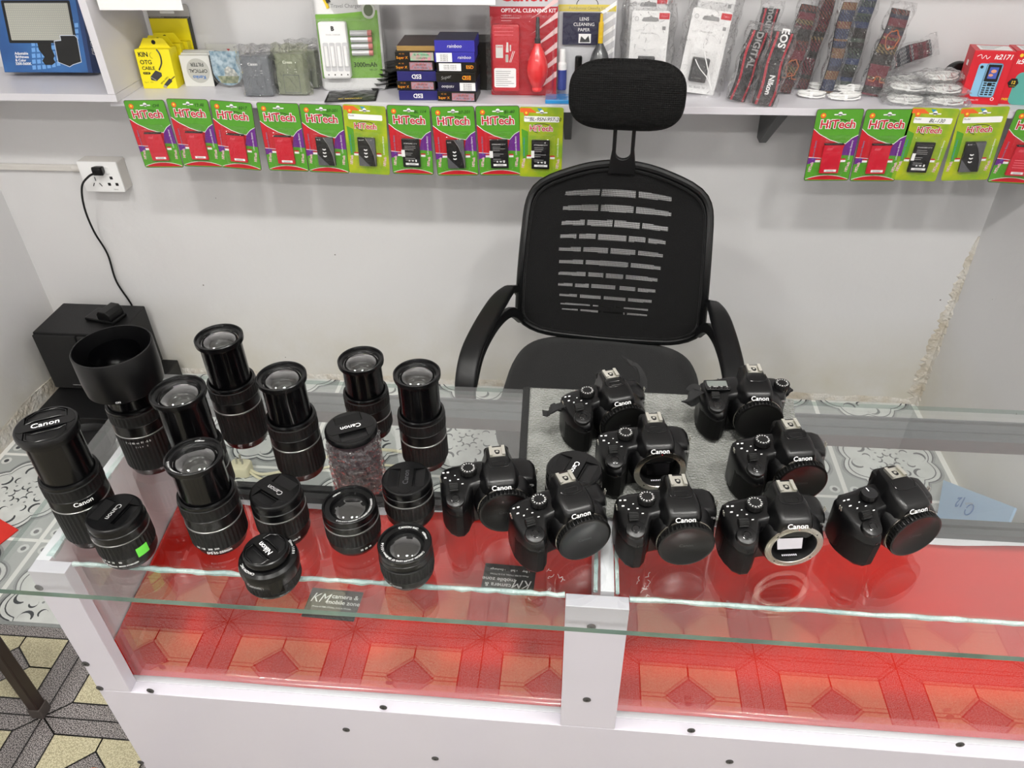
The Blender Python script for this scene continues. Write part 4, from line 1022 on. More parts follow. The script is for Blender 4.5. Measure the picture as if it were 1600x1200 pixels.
# ---------------------------------------------------------------- battery packs hanging from the shelf edge
GRN = mat('pack_green', '549c2b', .35); LIME = mat('pack_lime', '84a82a', .35, col2='b4bd22', vscale=22); MAR = mat('pack_edge', '4a3240', .5)
RD = mat('pack_red', 'c3202c', .35); PUR = mat('pack_purple', '6a2a86', .35); ORG = mat('badge_orange', 'e8662a', .45); YEL = mat('badge_yellow', 'f3d33a', .45); TEAL = mat('pack_teal', '3c93b5', .4)
BRED = mat('battery_red', 'cc1c33', .3); BBLK = mat('battery_black', '131416', .35); BGR = mat('battery_grey', '5b5c60', .35)
def hitech(i, label, px, variant, bat, note):
    tl = P(px[0], px[1], Y=1.94); bl = P(px[2], px[3], Y=1.94)
    W, H = .108, .178
    roll = math.atan2(bl.x-tl.x, tl.z-bl.z)
    m = Matrix.Translation((tl.x, 1.9435, tl.z)) @ Matrix.Rotation(-roll, 4, 'Y') @ Matrix.Rotation(R(90), 4, 'X') @ Matrix.Translation((W/2, -H, 0))
    t = thing('battery_pack', label, 'battery pack', group='battery packs hanging from the shelf edge', m=m)
    X = lambda u: u*W; Yv = lambda v: v*H
    g = G().prism(rrect(-W/2-.0012, W/2+.0012, -.0012, H+.0012, .006), 0, .0006, MAR if variant == 'std' else LIME)
    g.prism(rrect(-W/2, W/2, 0, H, .005), .0006, .001, GRN if variant == 'std' else LIME)
    z = .0012
    if variant == 'std':
        cur = [(X(-.5), Yv(.74)), (X(-.35), Yv(.665)), (X(-.1), Yv(.585)), (X(.1), Yv(.545)), (X(.27), Yv(.53))]
        g.flat([(X(-.498), Yv(.33))]+cur+[(X(.2), Yv(.33))], z, RD)
        g.flat([(X(.498), Yv(.36)), (X(.498), Yv(.65)), (X(.36), Yv(.59)), (X(.26), Yv(.53)), (X(.2), Yv(.37))], z+.0001, PUR)
        g.tube([(a, b, z) for a, b in cur], .0008, PAPER, 5); g.tube([(X(.498), Yv(.65), z), (X(.38), Yv(.61), z), (X(.26), Yv(.53), z)], .0008, PAPER, 5)
        g.flat([(X(-.498), Yv(.24)), (X(-.498), Yv(.33)), (X(-.2), Yv(.33)), (X(-.3), Yv(.27))], z+.0002, PUR)
        g.tube([(X(-.498), Yv(.34), z), (X(-.2), Yv(.325), z)], .0006, PAPER, 5)
        g.flat([(X(-.4), Yv(.015)), (X(-.49), Yv(.012))][::-1]+[(X(u_), Yv(.012+.06*(1-(u_/.5)**2))) for u_ in [-.45+.9*k/12 for k in range(13)]]+[(X(.49), Yv(.012))], z, RD)
        g.tube([(X(u_), Yv(.016+.062*(1-(u_/.5)**2)), z) for u_ in [-.48+.96*k/12 for k in range(13)]], .0006, PAPER, 5)
        ty, ts = .80, .0285
    else:
        g.flat([(X(-.49), Yv(.99)), (X(-.49), Yv(.93)), (X(-.1), Yv(.93)), (X(-.25), Yv(.99))], z, ORG)
        g.flat([(X(-.1), Yv(.99)), (X(-.02), Yv(.93)), (X(.08), Yv(.92)), (X(.0), Yv(.99))], z, TEAL)
        g.flat([(X(-.42), Yv(.25)), (X(-.46), Yv(.7)), (X(-.3), Yv(.66)), (X(-.3), Yv(.3))], z, GRN)
        g.prism(rrect(X(-.4), X(.42), Yv(.80), Yv(.88), .003), z, z+.0002, PAPER)
        g.text('Model', .006, X(-.32), Yv(.855), z+.0005, INK)
        ty, ts = .71, .020
    g.prism(ell(X(-.35), Yv(.92), .0065, n=16), z, z+.0003, ORG); g.prism(ell(X(-.35), Yv(.925), .003, n=12), z+.0003, z+.0005, YEL)
    g.prism(rrect(X(-.12), X(.14), Yv(.925), Yv(.94), .001)+[], z+.0003, z+.0005, PAPER); g.prism(ell(X(.01), Yv(.942), .005, n=14), z+.0003, z+.0005, PAPER)
    g.tube([(X(.02)+.026*math.cos(R(a)), Yv(ty)+.012*math.sin(R(a)), z+.0008) for a in range(30, 250, 12)], .0007, INK, 5)
    g.text('HiTech', ts, 0, Yv(ty), z+.0012, PAPER, bold=.07).text('HiTech', ts, 0, Yv(ty), z+.0016, RD, bold=.018)
    for s_ in (-1, 1):
        g.text('Lithium-ion Battery', .0062, X(s_*.40), Yv(.44), z+.0006, TEAL if s_ < 0 else PAPER, rot=R(90))
        g.text('HiTech', .0085, X(s_*.41), Yv(.2), z+.0006, PAPER, rot=R(82), bold=.06).text('HiTech', .0085, X(s_*.41), Yv(.2), z+.0008, RD, rot=R(82))
        g.box(X(s_*.28)-.006, X(s_*.28)+.006, Yv(.27), Yv(.3), z, z+.0006, PAPER); g.box(X(s_*.28)-.006, X(s_*.28)+.006, Yv(.3), Yv(.32), z, z+.0006, RD)
    g.build('printed_card', t, smooth=0)
    if note:
        g = G(); 
        if variant == 'std': g.text(note, .011, X(.28), Yv(.925), .0026, mat('pen_ink', '1c3a1a', .6), shear=.3, rot=R(4))
        else: g.text(note, .0125, X(.10), Yv(.84), .0026, INK, shear=.3)
        g.build('handwriting', t, smooth=0)
    bw, bh = .046, .075
    by = Yv(.12) if variant == 'std' else Yv(.13)
    g = G()
    g.prism(rrect(-bw/2, bw/2, by, by+bh, .0015), .003, .0085, BRED if bat in ('red', 'redtxt') else BBLK, bev=.0006)
    zb = .0088
    if bat == 'red' or bat == 'redtxt':
        g.box(-bw/2, bw/2, by+bh-.003, by+bh+.0005, .003, .0087, INK)
        g.text('itel', .011, -.008, by+bh*.84, zb, mat('pink_print', 'e77a86', .5), shear=.4)
        g.box(-.012, .017, by+.004, by+.010, zb-.0002, zb, PAPER); g.text('||||||||||||||', .005, .002, by+.007, zb+.0002, INK)
        if bat == 'redtxt':
            for k in range(4): g.box(-.015, .014, by+.02+k*.006, by+.0215+k*.006, zb-.0002, zb, mat('pink_print', 'e77a86', .5))
    elif bat == 'swoosh':
        g.flat([(-bw/2, by+bh*.42), (-bw/2, by), (bw/2-.016, by), (-.004, by+bh*.14)], zb, BGR)
        g.flat([(bw/2, by+.002), (bw/2, by+bh), (-.002, by+bh), (.009, by+bh*.75), (.018, by+bh*.4)], zb, BGR)
        g.tube([(-.002, by+bh, zb), (.009, by+bh*.75, zb), (.018, by+bh*.4, zb), (.0215, by, zb)], .0006, SILVER, 5)
        for k in range(3): g.prism(arc_band(-.003, by+bh*.5+(k-1)*.009, .004, .003, 200, 340, 8), zb, zb+.0003, PAPER)
        g.text('BL-5C', .004, -.014, by+bh-.006, zb+.0003, PAPER)
    else:
        g.text('STANDARD 3.7 V', .0045, 0, by+bh*.84, zb+.0002, PAPER)
        rn = random.Random(i)
        for k in range(9):
            if k in (3, 6): continue
            g.box(-.016, -.016+rn.uniform(.016, .032), by+bh*.74-k*.0046, by+bh*.74-k*.0046+.0013, zb, zb+.0002, GTXT)
        g.prism([(-.008, by+.016), (-.003, by+.016), (-.0055, by+.021)], zb, zb+.0002, PAPER); g.box(.001, .006, by+.016, by+.020, zb, zb+.0002, PAPER); g.box(.010, .014, by+.015, by+.021, zb, zb+.0002, PAPER)
        g.box(-.016, .018, by+.006, by+.0115, zb, zb+.0002, PAPER); g.text('|||||||||||||||', .0045, .001, by+.0087, zb+.0004, INK)
        if variant == 'std': g.box(-bw/2-.002, -bw/2+.007, by+.028, by+.046, zb, zb+.0003, PAPER)
        else: g.box(-bw/2-.001, -bw/2+.007, by+.03, by+.048, zb, zb+.0003, PAPER)
    g.build('battery', t, {'red': 'red phone battery', 'redtxt': 'red phone battery', 'swoosh': 'black and grey phone battery', 'text': 'black phone battery'}[bat], smooth=0)
    # clear blister
    g = G(); a, b, c, d = X(-.33), X(.33), Yv(.09), Yv(.66 if variant == 'std' else .64)
    rings = []
    for k, zz_ in ((0, .0012), (0, .008), (.0025, .0112), (.006, .0118)):
        rings.append([(p[0], p[1], zz_) for p in rrect(a+k, b-k, c+k, d-k, .006, 4)])
    g.loft(rings, FILM, cap=False); g.flat(rrect(a+.006, b-.006, c+.006, d-.006, .005, 4), .0118, FILM)
    g.tube([(a+.012, d-.012, .012), (b-.012, d-.012, .012)], .0012, FILM, 6); g.tube([(a+.014, d-.02, .012), (b-.018, d-.02, .012)], .001, FILM, 6)
    g.build('clear_blister', t, 'clear plastic blister')
    return t
A_ = 'battery pack hanging on the left row under the shelf'
HT = [((192, 158, 228, 265), 'std', 'red', 'CHI', 'green and red pack with red battery, leftmost of the ten left battery packs'),
 ((259, 155, 288, 263), 'std', 'red', '12 AI', 'green pack with red battery, second of the left row, below the optical filters'),
 ((327, 157, 347, 265), 'std', 'red', 'B217', 'green pack with red battery, third in the left row, handwritten note in two lines'),
 ((400, 161, 421, 268), 'std', 'red', '', 'green pack with red battery and no note, fourth of the left row'),
 ((467, 163, 483, 266), 'std', 'swoosh', '07-201', 'green pack with black swoosh battery, handwritten note, left of a yellow-green pack'),
 ((535, 164, 546, 270), 'lime', 'swoosh', '', 'yellow-green pack with empty model strip and swoosh battery in the left row'),
 ((604, 165, 614, 270), 'std', 'text', 'BL 114', 'green pack with black text battery, right of the left yellow-green pack'),
 ((673, 168, 684, 274), 'std', 'swoosh', '07-201', 'green pack with black swoosh battery hanging below the battery box stacks'),
 ((743, 167, 750, 274), 'std', 'text', 'B1-60', 'green pack with black text battery and a note, under the red cleaning kit'),
 ((812, 168, 812, 277), 'lime', 'text', 'BL-95N-957-20', 'yellow-green pack with long handwritten model, beside the chair headrest'),
 ((1278, 172, 1257, 280), 'std', 'red', '', 'green pack with red battery, first to the right of the chair'),
 ((1355, 172, 1329, 280), 'std', 'red', '', 'green pack with red battery, second to the right of the chair'),
 ((1427, 169, 1393, 277), 'lime', 'text', 'BL-130', 'yellow-green pack with handwritten strip and black text battery, right of the chair'),
 ((1503, 170, 1472, 280), 'lime', 'swoosh', '', 'yellow-green pack with empty model strip, right row, below the red phone carton'),
 ((1590, 172, 1545, 281), 'std', 'redtxt', '', 'green pack cut by the right edge of the picture')]
for i, (px, v, b, n, lb) in enumerate(HT): hitech(i, lb, px, v, b, n)

# ---------------------------------------------------------------- left cubby: video light carton
LB = mat('carton_blue', '356aa8', .4, col2='28528c', vscale=6); LBD = mat('carton_dark_blue', '1f3a6b', .45); LBL = mat('carton_light_blue', '6fa3dc', .4)
t = face('video_light_carton', 'blue carton printed with an LED panel light, in the left cubby', 'box', (-1.458, 2.07, ZS+.0195+.0125), R(1), R(16), s=.86)
W2 = .145
g = G().box(-W2, W2, 0, .235, -.046, 0, LBD); g.box(-W2+.001, W2-.014, .001, .234, 0, .0004, LB)
rn = random.Random(2)
for r_ in range(7):
    for c_ in range(11-abs(r_-3)//2):
        x_ = -.05+c_*.0165+r_*.003; y_ = .008+r_*.017+c_*.0015*(c_*.3)
        if x_ < W2-.03: g.flat([(x_, y_), (x_+.012, y_+.001), (x_+.013, y_+.013), (x_+.001, y_+.012)], .0006, LBL)
g.prism(rrect(-.108, .112, .085, .205, .004), .0006, .0012, INK)
PAN = mat('led_panel_print', 'a9aaa2', .5)
g.flat(rrect(-.099, .104, .093, .198, .002), .0014, PAN)
DOT = mat('led_dot', 'dcd9c0', .5)
for a_ in range(32):
    for b_ in range(16): g.flat([(-.096+a_*.0062+.0010*k, .096+b_*.0064+.0010*l) for k, l in ((0, 0), (1.6, 0), (1.6, 1.6), (0, 1.6))], .0016, DOT)
g.prism([(x_+.018, y_) for x_, y_ in [(-.035, .086), (.01, .086), (.008, .07), (.014, .05), (.008, .04), (.012, .03), (0, .022), (-.022, .022), (-.030, .034), (-.02, .045), (-.034, .066)]], .0014, .0018, INK)
g.prism([(.014, .03), (.014, .092), (.036, .094), (.036, .108), (.085, .108), (.092, .1), (.092, .03), (.062, .022), (.05, .016)], .0014, .002, mat('print_outline', 'cfd8e6', .5), T=Matrix.Translation((.025, 0, .0004)))
g.prism([(.016, .031), (.016, .090), (.038, .092), (.038, .106), (.084, .106), (.090, .099), (.090, .032), (.062, .024), (.05, .018)], .002, .0024, INK, T=Matrix.Translation((.025, 0, .0004)))
for s_, y_ in (('Adjustable', .055), ('Brightness', .045), ('& Color', .035), ('3200-5600K', .025)): g.text(s_, .0105, -.098+len(s_)*.0022, y_, .0012, WTXT, bold=.02)
g.text('MODEL LED-416', .010, .03, .224, .0012, WTXT, bold=.02)
g.text('PROFESSIONAL', .020, 0, 0, 0, WTXT, shear=.2, T=Matrix.Translation((W2+.0006, .12, -.023)) @ Matrix.Rotation(R(90), 4, 'Y') @ Matrix.Rotation(R(90), 4, 'Z'))
g.build('printed_carton', t, smooth=0, bevel=.0008)

# ---------------------------------------------------------------- yellow cable boxes
KY = mat('carton_yellow', 'f4e31c', .4)
def otg(base, yaw, label, front, sc_=1.0):
    t = face('cable_box', label, 'box', base, yaw, R(4), 'yellow cable boxes')
    g = G().box(-.0465, .0465, 0, .098, -.022, 0, KY)
    g.prism([(-.043, .098), (-.026, .122), (.026, .122), (.043, .098)], -.022, -.0208, KY)
    g.build('carton', t, smooth=0, bevel=.0005)
    g = G().prism(ell(0, .112, .0055, n=20), -.0208, -.0204, INK)
    if front:
        g.text('KIN', .016, -.026, .085, .0004, INK, bold=.03).text('OTG', .015, -.023, .066, .0004, INK, bold=.015).text('CABLE', .012, -.020, .051, .0004, INK, bold=.02)
        g.prism(rrect(-.038, -.018, .036, .042, .003), .0002, .0004, INK).text('KY-187', .0045, -.028, .039, .0007, KY)
        g.tube(spline([(.014, .098, .0006), (.02, .085, .0006), (.019, .065, .0006), (.008, .047, .0006)], 5), .0019, DGREY, 6)
        g.prism([(-.020, .030), (-.002, .046), (.012, .040), (.012, .032), (-.006, .019), (-.020, .022)], .0004, .0009, DGREY)
        g.prism([(-.021, .0295), (-.006, .019), (-.006, .022), (-.018, .030)], .0009, .0013, SILVER)
        g.prism([(.012, .010), (.030, .026), (.036, .022), (.036, .018), (.020, .006)], .0004, .0009, DGREY); g.prism([(.008, .004), (.012, .010), (.02, .006), (.016, .001)], .0004, .001, SILVER)
        g.tube([(.033, .022, .0006), (.046, .031, .0006)], .0012, DGREY, 5)
        g.text('METAL SHELL', .0052, .016, .021, .0006, INK, rot=R(38))
        g.tube([(-.002+.006*math.cos(R(a)), .083+.007*math.sin(R(a)), .0004) for a in range(90, 280, 15)], .0004, DGREY, 4)
        g.text('Type-C   OTG', .004, -.028, .016, .0004, INK)
    g.build('print', t, smooth=0)
b0 = Ps(247, 139)
otg(b0+Vector((.006, .004, 0)), R(2), 'front yellow cable box beside the white cubby side', True)
otg(b0+Vector((.003, .031, 0)), R(-4), 'yellow cable box directly behind the front one', False)
otg(b0+Vector((.012, .060, 0)), R(3), 'yellow cable box third in the row of yellow boxes', False)
otg(b0+Vector((.020, .088, 0)), R(-3), 'rearmost small yellow cable box', False)
t = face('cable_pack', 'large yellow and black hanging pack behind the yellow cable boxes', 'pack', Vector((-1.115, 2.155, ZS+.0004)), R(0), R(2))
G().box(-.065, .05, 0, .155, -.004, 0, DGREY).build('backing_card', t, smooth=0)
G().box(-.063, .042, .002, .150, 0, .004, KY).build('yellow_sleeve', t, smooth=0)
G().prism(rrect(-.03, .01, .162, .168, .002), -.004, .0006, PAPER).prism(rrect(-.065, .05, .15, .185, .008), -.004, 0, mat('grey_card', 'a9a6a4', .5)).build('hang_tab', t, smooth=0)

# ---------------------------------------------------------------- filters
FW = mat('filter_box_white', 'd9d9d4', .4); FG = mat('filter_grey_disc', 'b9b9b2', .4); BLUE = mat('print_blue', '2d6fb5', .4)
b0 = Ps(313, 135)
for i in range(3):
    t = face('filter_box', ['front white optical filter box with upside-down print', 'middle white optical filter box', 'rear white optical filter box'][i], 'box', b0+Vector((-.002*i, .018*i, 0)), R(1), R(3), 'optical filter boxes')
    G().box(-.0405, .0405, 0, .078+.002*i, -.014, 0, FW).box(.0405, .0412, 0, .078, -.014, 0, INK).build('carton', t, smooth=0, bevel=.0006)
    if i == 0:
        g = G().prism(ell(.004, .040, .031, n=36), 0, .0003, FG)
        g.text('OPTICAL', .0125, .004, .040, .0006, INK, rot=R(180), bold=.015).text('FILTER', .0125, .004, .056, .0006, INK, rot=R(180), bold=.015).text('Kenko', .0135, .004, .024, .0006, BLUE, rot=R(180), bold=.015)
        g.build('print', t, smooth=0)
t = face('memory_card_pack', 'small clear pack with a red mark behind the optical filters', 'pack', Vector((-.99, 2.15, ZS+.0004)), R(-2), R(2))
G().prism(rrect(-.048, .045, 0, .092, .006), 0, .006, FILM).build('clear_blister', t)
G().prism(rrect(-.046, .043, .002, .088, .004), .001, .002, FW).prism([(.012, .076), (.022, .076), (.017, .070)], .002, .0024, REDP).tube([(-.025+.03*math.cos(R(a)), .062+.008*math.sin(R(a)), .0025) for a in range(0, 180, 15)], .001, DGREY, 5).build('card', t, smooth=0)
b0 = Ps(361, 137)
t = face('filter_pack', 'rounded blister pack with a landscape print beside the filter boxes', 'pack', b0, R(0), R(4))
SKY = mat('landscape_print', 'b9cbd4', .3, col2='5f8298', vscale=70)
outl = [(-.043, .094), (.043, .094), (.043, .04)]+[(.043*math.cos(R(a)), .04+.038*math.sin(R(a))) for a in range(-10, -171, -16)]+[(-.043, .04)]
G().prism(outl, 0, .009, FILM, bev=.001).build('clear_blister', t)
g = G().prism([(p[0]*.93, .004+p[1]*.93) for p in outl], .001, .002, SKY)
g.prism([(-.03, .03), (.03, .03), (.022, .012), (-.022, .012)], .002, .0023, mat('garden_print', '66745a', .4, col2='a8a88c', vscale=90))
g.prism([(-.008, .03), (-.008, .047), (.004, .055), (.02, .046), (.028, .03)], .002, .0024, mat('house_print', '8b9190', .4, col2='d8d8d0', vscale=120)); g.build('print', t, smooth=0)

# ---------------------------------------------------------------- bagged chargers
CHG = mat('charger_grey', '63686e', .4); CHO = mat('charger_olive', '7a7f70', .4)
def charger(base, yaw, label, m_, w_=.066, h_=.094, bagt=BAG, logo=True, lean=6):
    t = face('battery_charger', label, 'charger', base, yaw, R(lean), 'bagged battery chargers')
    g = G().prism(rrect(-w_/2, w_/2, 0, h_, .004), 0, .028, m_, bev=.003); g.build('charger_body', t)
    g = G().prism(rrect(-w_*.27, w_*.3, .004, h_*.5, .002), .028, .0284, mat('charger_recess', '565b60', .3)).prism(rrect(-w_*.25, w_*.28, .006, h_*.48, .002), .0285, .0288, m_)
    if logo: g.text('Canon', .0095, -.004, h_*.80, .0288, WTXT, bold=.02).box(.012, .018, h_*.63, h_*.64, .0284, .0288, WTXT).box(.012, .018, h_*.57, h_*.58, .0284, .0288, WTXT)
    g.build('charger_front', t, smooth=0)
    rn = random.Random(hash(label) % 1000 if False else len(label)); ph = [rn.random()*6 for _ in range(5)]
    def bf(side):
        def f(u, v):
            x = (u-.5)*(w_+.022); y = -.000+v*(h_+.024)
            e = min(u, 1-u, (1-v)*1.2)*2; e = min(1, e*3)**.5
            z = (.0145+side*(.0172*e))+.002*math.sin(x*220+y*90+ph[0])*math.sin(y*150+ph[1])*(.3+e)
            x += .003*math.sin(y*110+ph[2]); 
            if v > .85: x += .006*math.sin(ph[3]+u*3)*(v-.85)*6; z += .01*math.sin(u*8+ph[4])*(v-.85)*5
            return (x, max(y+.002*math.sin(x*200+ph[0])*(v > .1), 0), z)
        return f
    g = G().grid(26, 30, bf(1), bagt); g.grid(26, 30, bf(-1), bagt); g.build('plastic_bag', t, 'crinkled clear bag', smooth=180)
    return t
OLB = clear('olive_bag', (.93, .95, .84), .12, 1.5, 1.8, bump=1.0, bscale=35, haze=.03)
charger(Ps(407, 150)+Vector((0, .018, 0)), R(3), 'grey charger in a clear bag, front left of the charger group', CHG, .074, .096)
charger(Ps(461, 148)+Vector((0, .018, 0)), R(-2), 'olive grey charger in a yellowish bag, front right of the charger group', CHO, .076, .098, OLB)
charger(Vector((-.838, 2.075, ZS+.0004)), R(6), 'bagged charger second in line behind the grey front charger', CHG, .070, .084, logo=False)
charger(Vector((-.74, 2.085, ZS+.0004)), R(-6), 'bagged charger second in line behind the olive front charger', CHO, .074, .092, BAG, False)
charger(Vector((-.875, 2.135, ZS+.0004)), R(10), 'flat dark bagged charger at the wall, left end of the chargers', DGREY, .09, .072, logo=False, lean=2)
charger(Vector((-.745, 2.140, ZS+.0004)), R(0), 'dark bagged charger at the wall, right end of the chargers', DGREY, .095, .084, BAGH, False, 2)

# ---------------------------------------------------------------- travel charger blister
TG = mat('travel_green', '74a83c', .35)
t = face('travel_charger_pack', 'large green and white blister with a four-slot travel charger and batteries', 'pack', Ps(556, 139)+Vector((0, -.010, 0)), R(4), R(7))
w_ = .084; H = .245
G().prism(rrect(-w_, w_, 0, H, .014), 0, .0008, PAPER).prism(rrect(-w_+.004, w_-.006, .030, .182, .002), .0008, .0012, TG).flat([(-w_+.004, .178), (w_-.006, .190), (w_-.006, .182), (-w_+.004, .17)], .0016, TG).build('printed_card', t, smooth=0)
g = G(); g.text('3000mAh', .0155, .035, .062, .0022, mat('dark_green_print', '1c360c', .5), bold=.02).text('AA 1.2V', .006, .055, .050, .0022, mat('dark_green_print', '1c360c', .5))
g.text('Travel Charger', .0125, .0, .2, .0022, GTXT).text('FB', .034, -.004, .226, .0022, ORG, bold=.03)
g.build('print_lettering', t, smooth=0); g = G(); g.tube(spline([(-.075, .238, .002), (-.06, .225, .002), (-.05, .21, .002), (-.045, .195, .002)], 4), .004, YEL, 5); g.tube(spline([(-.06, .238, .002), (-.048, .225, .002), (-.042, .208, .002)], 4), .0055, DGREY, 5)
g.prism(ell(.056, .190, .017, .020, 24), .0016, .0024, mat('badge_silver', 'bdc0b8', .3, .4)).prism(ell(.056, .190, .012, .014, 20), .0024, .0028, mat('battery_print', '5d6a50', .4))
g.build('emblem_print', t, smooth=0)
c = G().prism(rrect(-.072, -.002, .032, .166, .006), .002, .022, PRINTW, bev=.003); c = c.build('charger', t, 'white four-slot charger')
g = G(); g.text('B', .014, -.036, .150, .0224, INK, bold=.06)
g.text('TRAVEL CHARGER', .0045, -.036, .136, .0224, GTXT)
LG_ = mat('slot_grey', 'c9c9cc', .4)
for k in range(4):
    x_ = -.063+k*.0165
    g.prism(rrect(x_-.0022, x_+.012, .050, .118, .004), .022, .0226, LG_); g.tube([(x_+.005, .062, .0226), (x_+.005, .110, .0226)], .0045, PRINTW, 10)
    g.box(x_+.003, x_+.006, .040, .043, .022, .0226, INK)
g.build('charging_slots', c)
g = G()
for k in range(4): g.tube([(.006, .092+k*.0155, .010), (.056, .092+k*.0155, .010)], .0068, mat('cell_silver', 'cfd0d2', .3, .3), 12); g.tube([(.050, .092+k*.0155, .010), (.060, .092+k*.0155, .010)], .0070, mat('cell_pink', 'c97a74', .3), 12)
g.build('rechargeable_cells', t, 'four silver cells')
rings = []
for k, zz_ in ((0, .001), (.003, .014), (.007, .024), (.010, .026)): rings.append([(p[0], p[1], zz_) for p in rrect(-w_+k, w_-k, k+.001, .175-k, .012, 4)])
g = G().loft(rings, FILM, cap=False); g.flat(rrect(-w_+.01, w_-.01, .011, .165, .01, 4), .026, FILM)
g.prism(rrect(-w_-.006, w_+.006, -.0, H+.004, .018), .0008, .0014, FILM); g.build('clear_blister', t)

# black film packets behind
for k in range(6):
    t = thing('memory_card_packet', ['black packet with yellow print lying flat, front edge of the pile', 'black packet leaning right of the travel charger, lowest', 'black packet second from the bottom of the leaning pile',
        'black packet in the middle of the leaning pile', 'black packet fourth from the bottom of the leaning pile', 'black packet with pointed corner on top of the leaning pile'][k], 'packet', group='black memory card packets',
        m=Matrix.Translation((-.60 if k == 0 else -.525+.006*k, 1.995 if k == 0 else 2.112, ZS+.0004+(0 if k == 0 else .002+.0115*(k-1)))) @ Matrix.Rotation(R(8 if k == 0 else 20+6*k), 4, 'Z') @ Matrix.Rotation(R(0 if k == 0 else -6*(k-1)*0), 4, 'Y'))
    def pf(u, v, k=k): return ((u-.5)*.13, (v-.5)*.09, .0012+.004*math.sin(math.pi*u)*math.sin(math.pi*v)*1.0+.0009*math.sin(u*20+k)*math.sin(v*14))
    o = G().grid(18, 14, pf, mat('black_foil', '141414', .3, bump=.4, bscale=60)).build('foil', t, smooth=180); s_ = o.modifiers.new('s', 'SOLIDIFY'); s_.thickness = .001; s_.offset = 1
    g = G(); g.text('SD MEMORY', .011, 0, -.036 if k == 0 else -.03, .0062, YEL, bold=.02); g.build('print', t, smooth=0)

# ---------------------------------------------------------------- battery box stacks
NAVY = mat('box_navy', '27266b', .35); NAVY2 = mat('box_dark_navy', '1d1d3a', .35); BKB = mat('box_black', '15140f', .35); BRW = mat('box_brown', '3c2a27', .35); GOLD = mat('box_gold', 'b6945a', .35, .4); VIO = mat('box_violet', '3a37a8', .35)
HOLO = mat('holographic_sticker', 'b9b3c9', .25, .5, col2='e08a8a', vscale=160); HOLG = mat('green_sticker', '8fc9a2', .3, col2='d88fa0', vscale=90)
YR = mat('fire_print', 'e8b020', .45, col2='d83a20', vscale=300)
def bbox(x, y, z, w_, d_, h_, m_, kind, label, yaw=0, topm=None):
    t = thing('battery_box', label, 'box', (x, y, z), yaw, 'stacked phone battery boxes')
    g = G().box(-w_/2, w_/2, 0, d_, .0003, h_-.0003, m_)
    if topm: g.box(-w_/2+.0002, w_/2-.0002, .0002, d_-.0002, h_-.0004, h_-.0001, topm)
    g.build('carton', t, smooth=0, bevel=.0005)
    g = G(Matrix.Translation((0, -.0004, h_/2)) @ Matrix.Rotation(R(90), 4, 'X')); z = .0003
    if kind == 'esd': g.text('ESD', h_*.62, 0, 0, z, PAPER, bold=.02, rot=R(180))
    elif kind == 'esdup': g.text('ESD', h_*.62, .004, 0, z, PAPER, bold=.05)
    elif kind == 'super': g.text('Super X', .0085, -w_*.33, -.003, z, YR, bold=.02).text('4G  5G', .0045, -w_*.33, .006, z, YR); g.box(-w_*.12, w_*.46, -h_*.38, h_*.38, 0, .0004, HOLO); g.text('IIIII IIIII IIII', .006, w_*.17, .003, .0007, DGREY).text('BL-5C 1200mAh', .005, w_*.17, -.004, .0007, DGREY)
    elif kind == 'superg': g.text('Super X', .0085, -w_*.33, -.003, z, YR, bold=.02).text('4G  5G', .0045, -w_*.33, .006, z, YR); g.box(-w_*.12, w_*.47, -h_*.4, h_*.4, 0, .0004, HOLG); g.text('BL-4C 1020mAh', .0055, w_*.17, .004, .0007, DGREY).text('1234567890', .0055, w_*.17, -.004, .0007, DGREY)
    elif kind == 'rain': g.text('rainboo', .0115, 0, 0, z, PAPER, shear=.2)
    elif kind == 'rainst': g.text('rainboo', .0105, w_*.25, 0, z, PAPER, shear=.2); g.box(-w_*.46, -w_*.06, -h_*.45, h_*.45, 0, .0004, PAPER); [g.text('AA 000123', .0042, -w_*.26, .0055-.0042*k, .0007, INK) for k in range(4)]
    elif kind == 'rainrev': g.text('rainboo', .010, -w_*.25, 0, z, PAPER, rot=R(180), shear=.2); g.box(w_*.06, w_*.46, -h_*.42, h_*.42, 0, .0004, PAPER); [g.text('0012340056', .0042, w_*.26, .0055-.0042*k, .0007, INK) for k in range(4)]
    elif kind == 'esdst': g.text('ESD', .011, w_*.34, 0, z, YR, bold=.03); g.box(-w_*.44, w_*.12, -h_*.38, h_*.38, 0, .0004, PAPER); [g.text('AAA 000 123456 00', .0038, -w_*.16, .004-.004*k, .0007, DGREY) for k in range(3)]
    elif kind == 'esdfire': g.text('ESD', .013, w_*.28, 0, z, YR, bold=.04, rot=R(180)); g.text('Super', .011, -w_*.24, 0, z, GTXT, rot=R(12), shear=.3)
    g.build('print', t, smooth=0)
    return t
bx = -.424; by_ = 1.972
hts = .0235; zz_ = ZS+.0004
for i, (m_, k, lb) in enumerate([(NAVY, 'esd', 'navy box with upside-down white lettering, bottom of the left stack'), (BKB, 'super', 'black box with orange lettering, second from bottom of the left stack'), (NAVY, 'esd', 'navy box with upside-down white lettering in the middle of the left stack'), (BKB, 'super', 'black box with orange lettering with rainbow sticker, fourth up in the left stack'), (BKB, 'superg', 'black box with orange lettering with green and pink sticker, top of the left stack')]):
    bbox(bx+(-.002 if i % 2 else .002), by_+.003*(i % 2), zz_, .098, .07, hts, m_, k, lb, R([2, -1, 1, 0, 1][i])); zz_ += hts
t = bbox(bx+.006, by_+.004, zz_, .096, .11, .012, GOLD, '', 'brown and gold box lying on top of the left stack', R(1), BRW)
zz_ = ZS+.0004
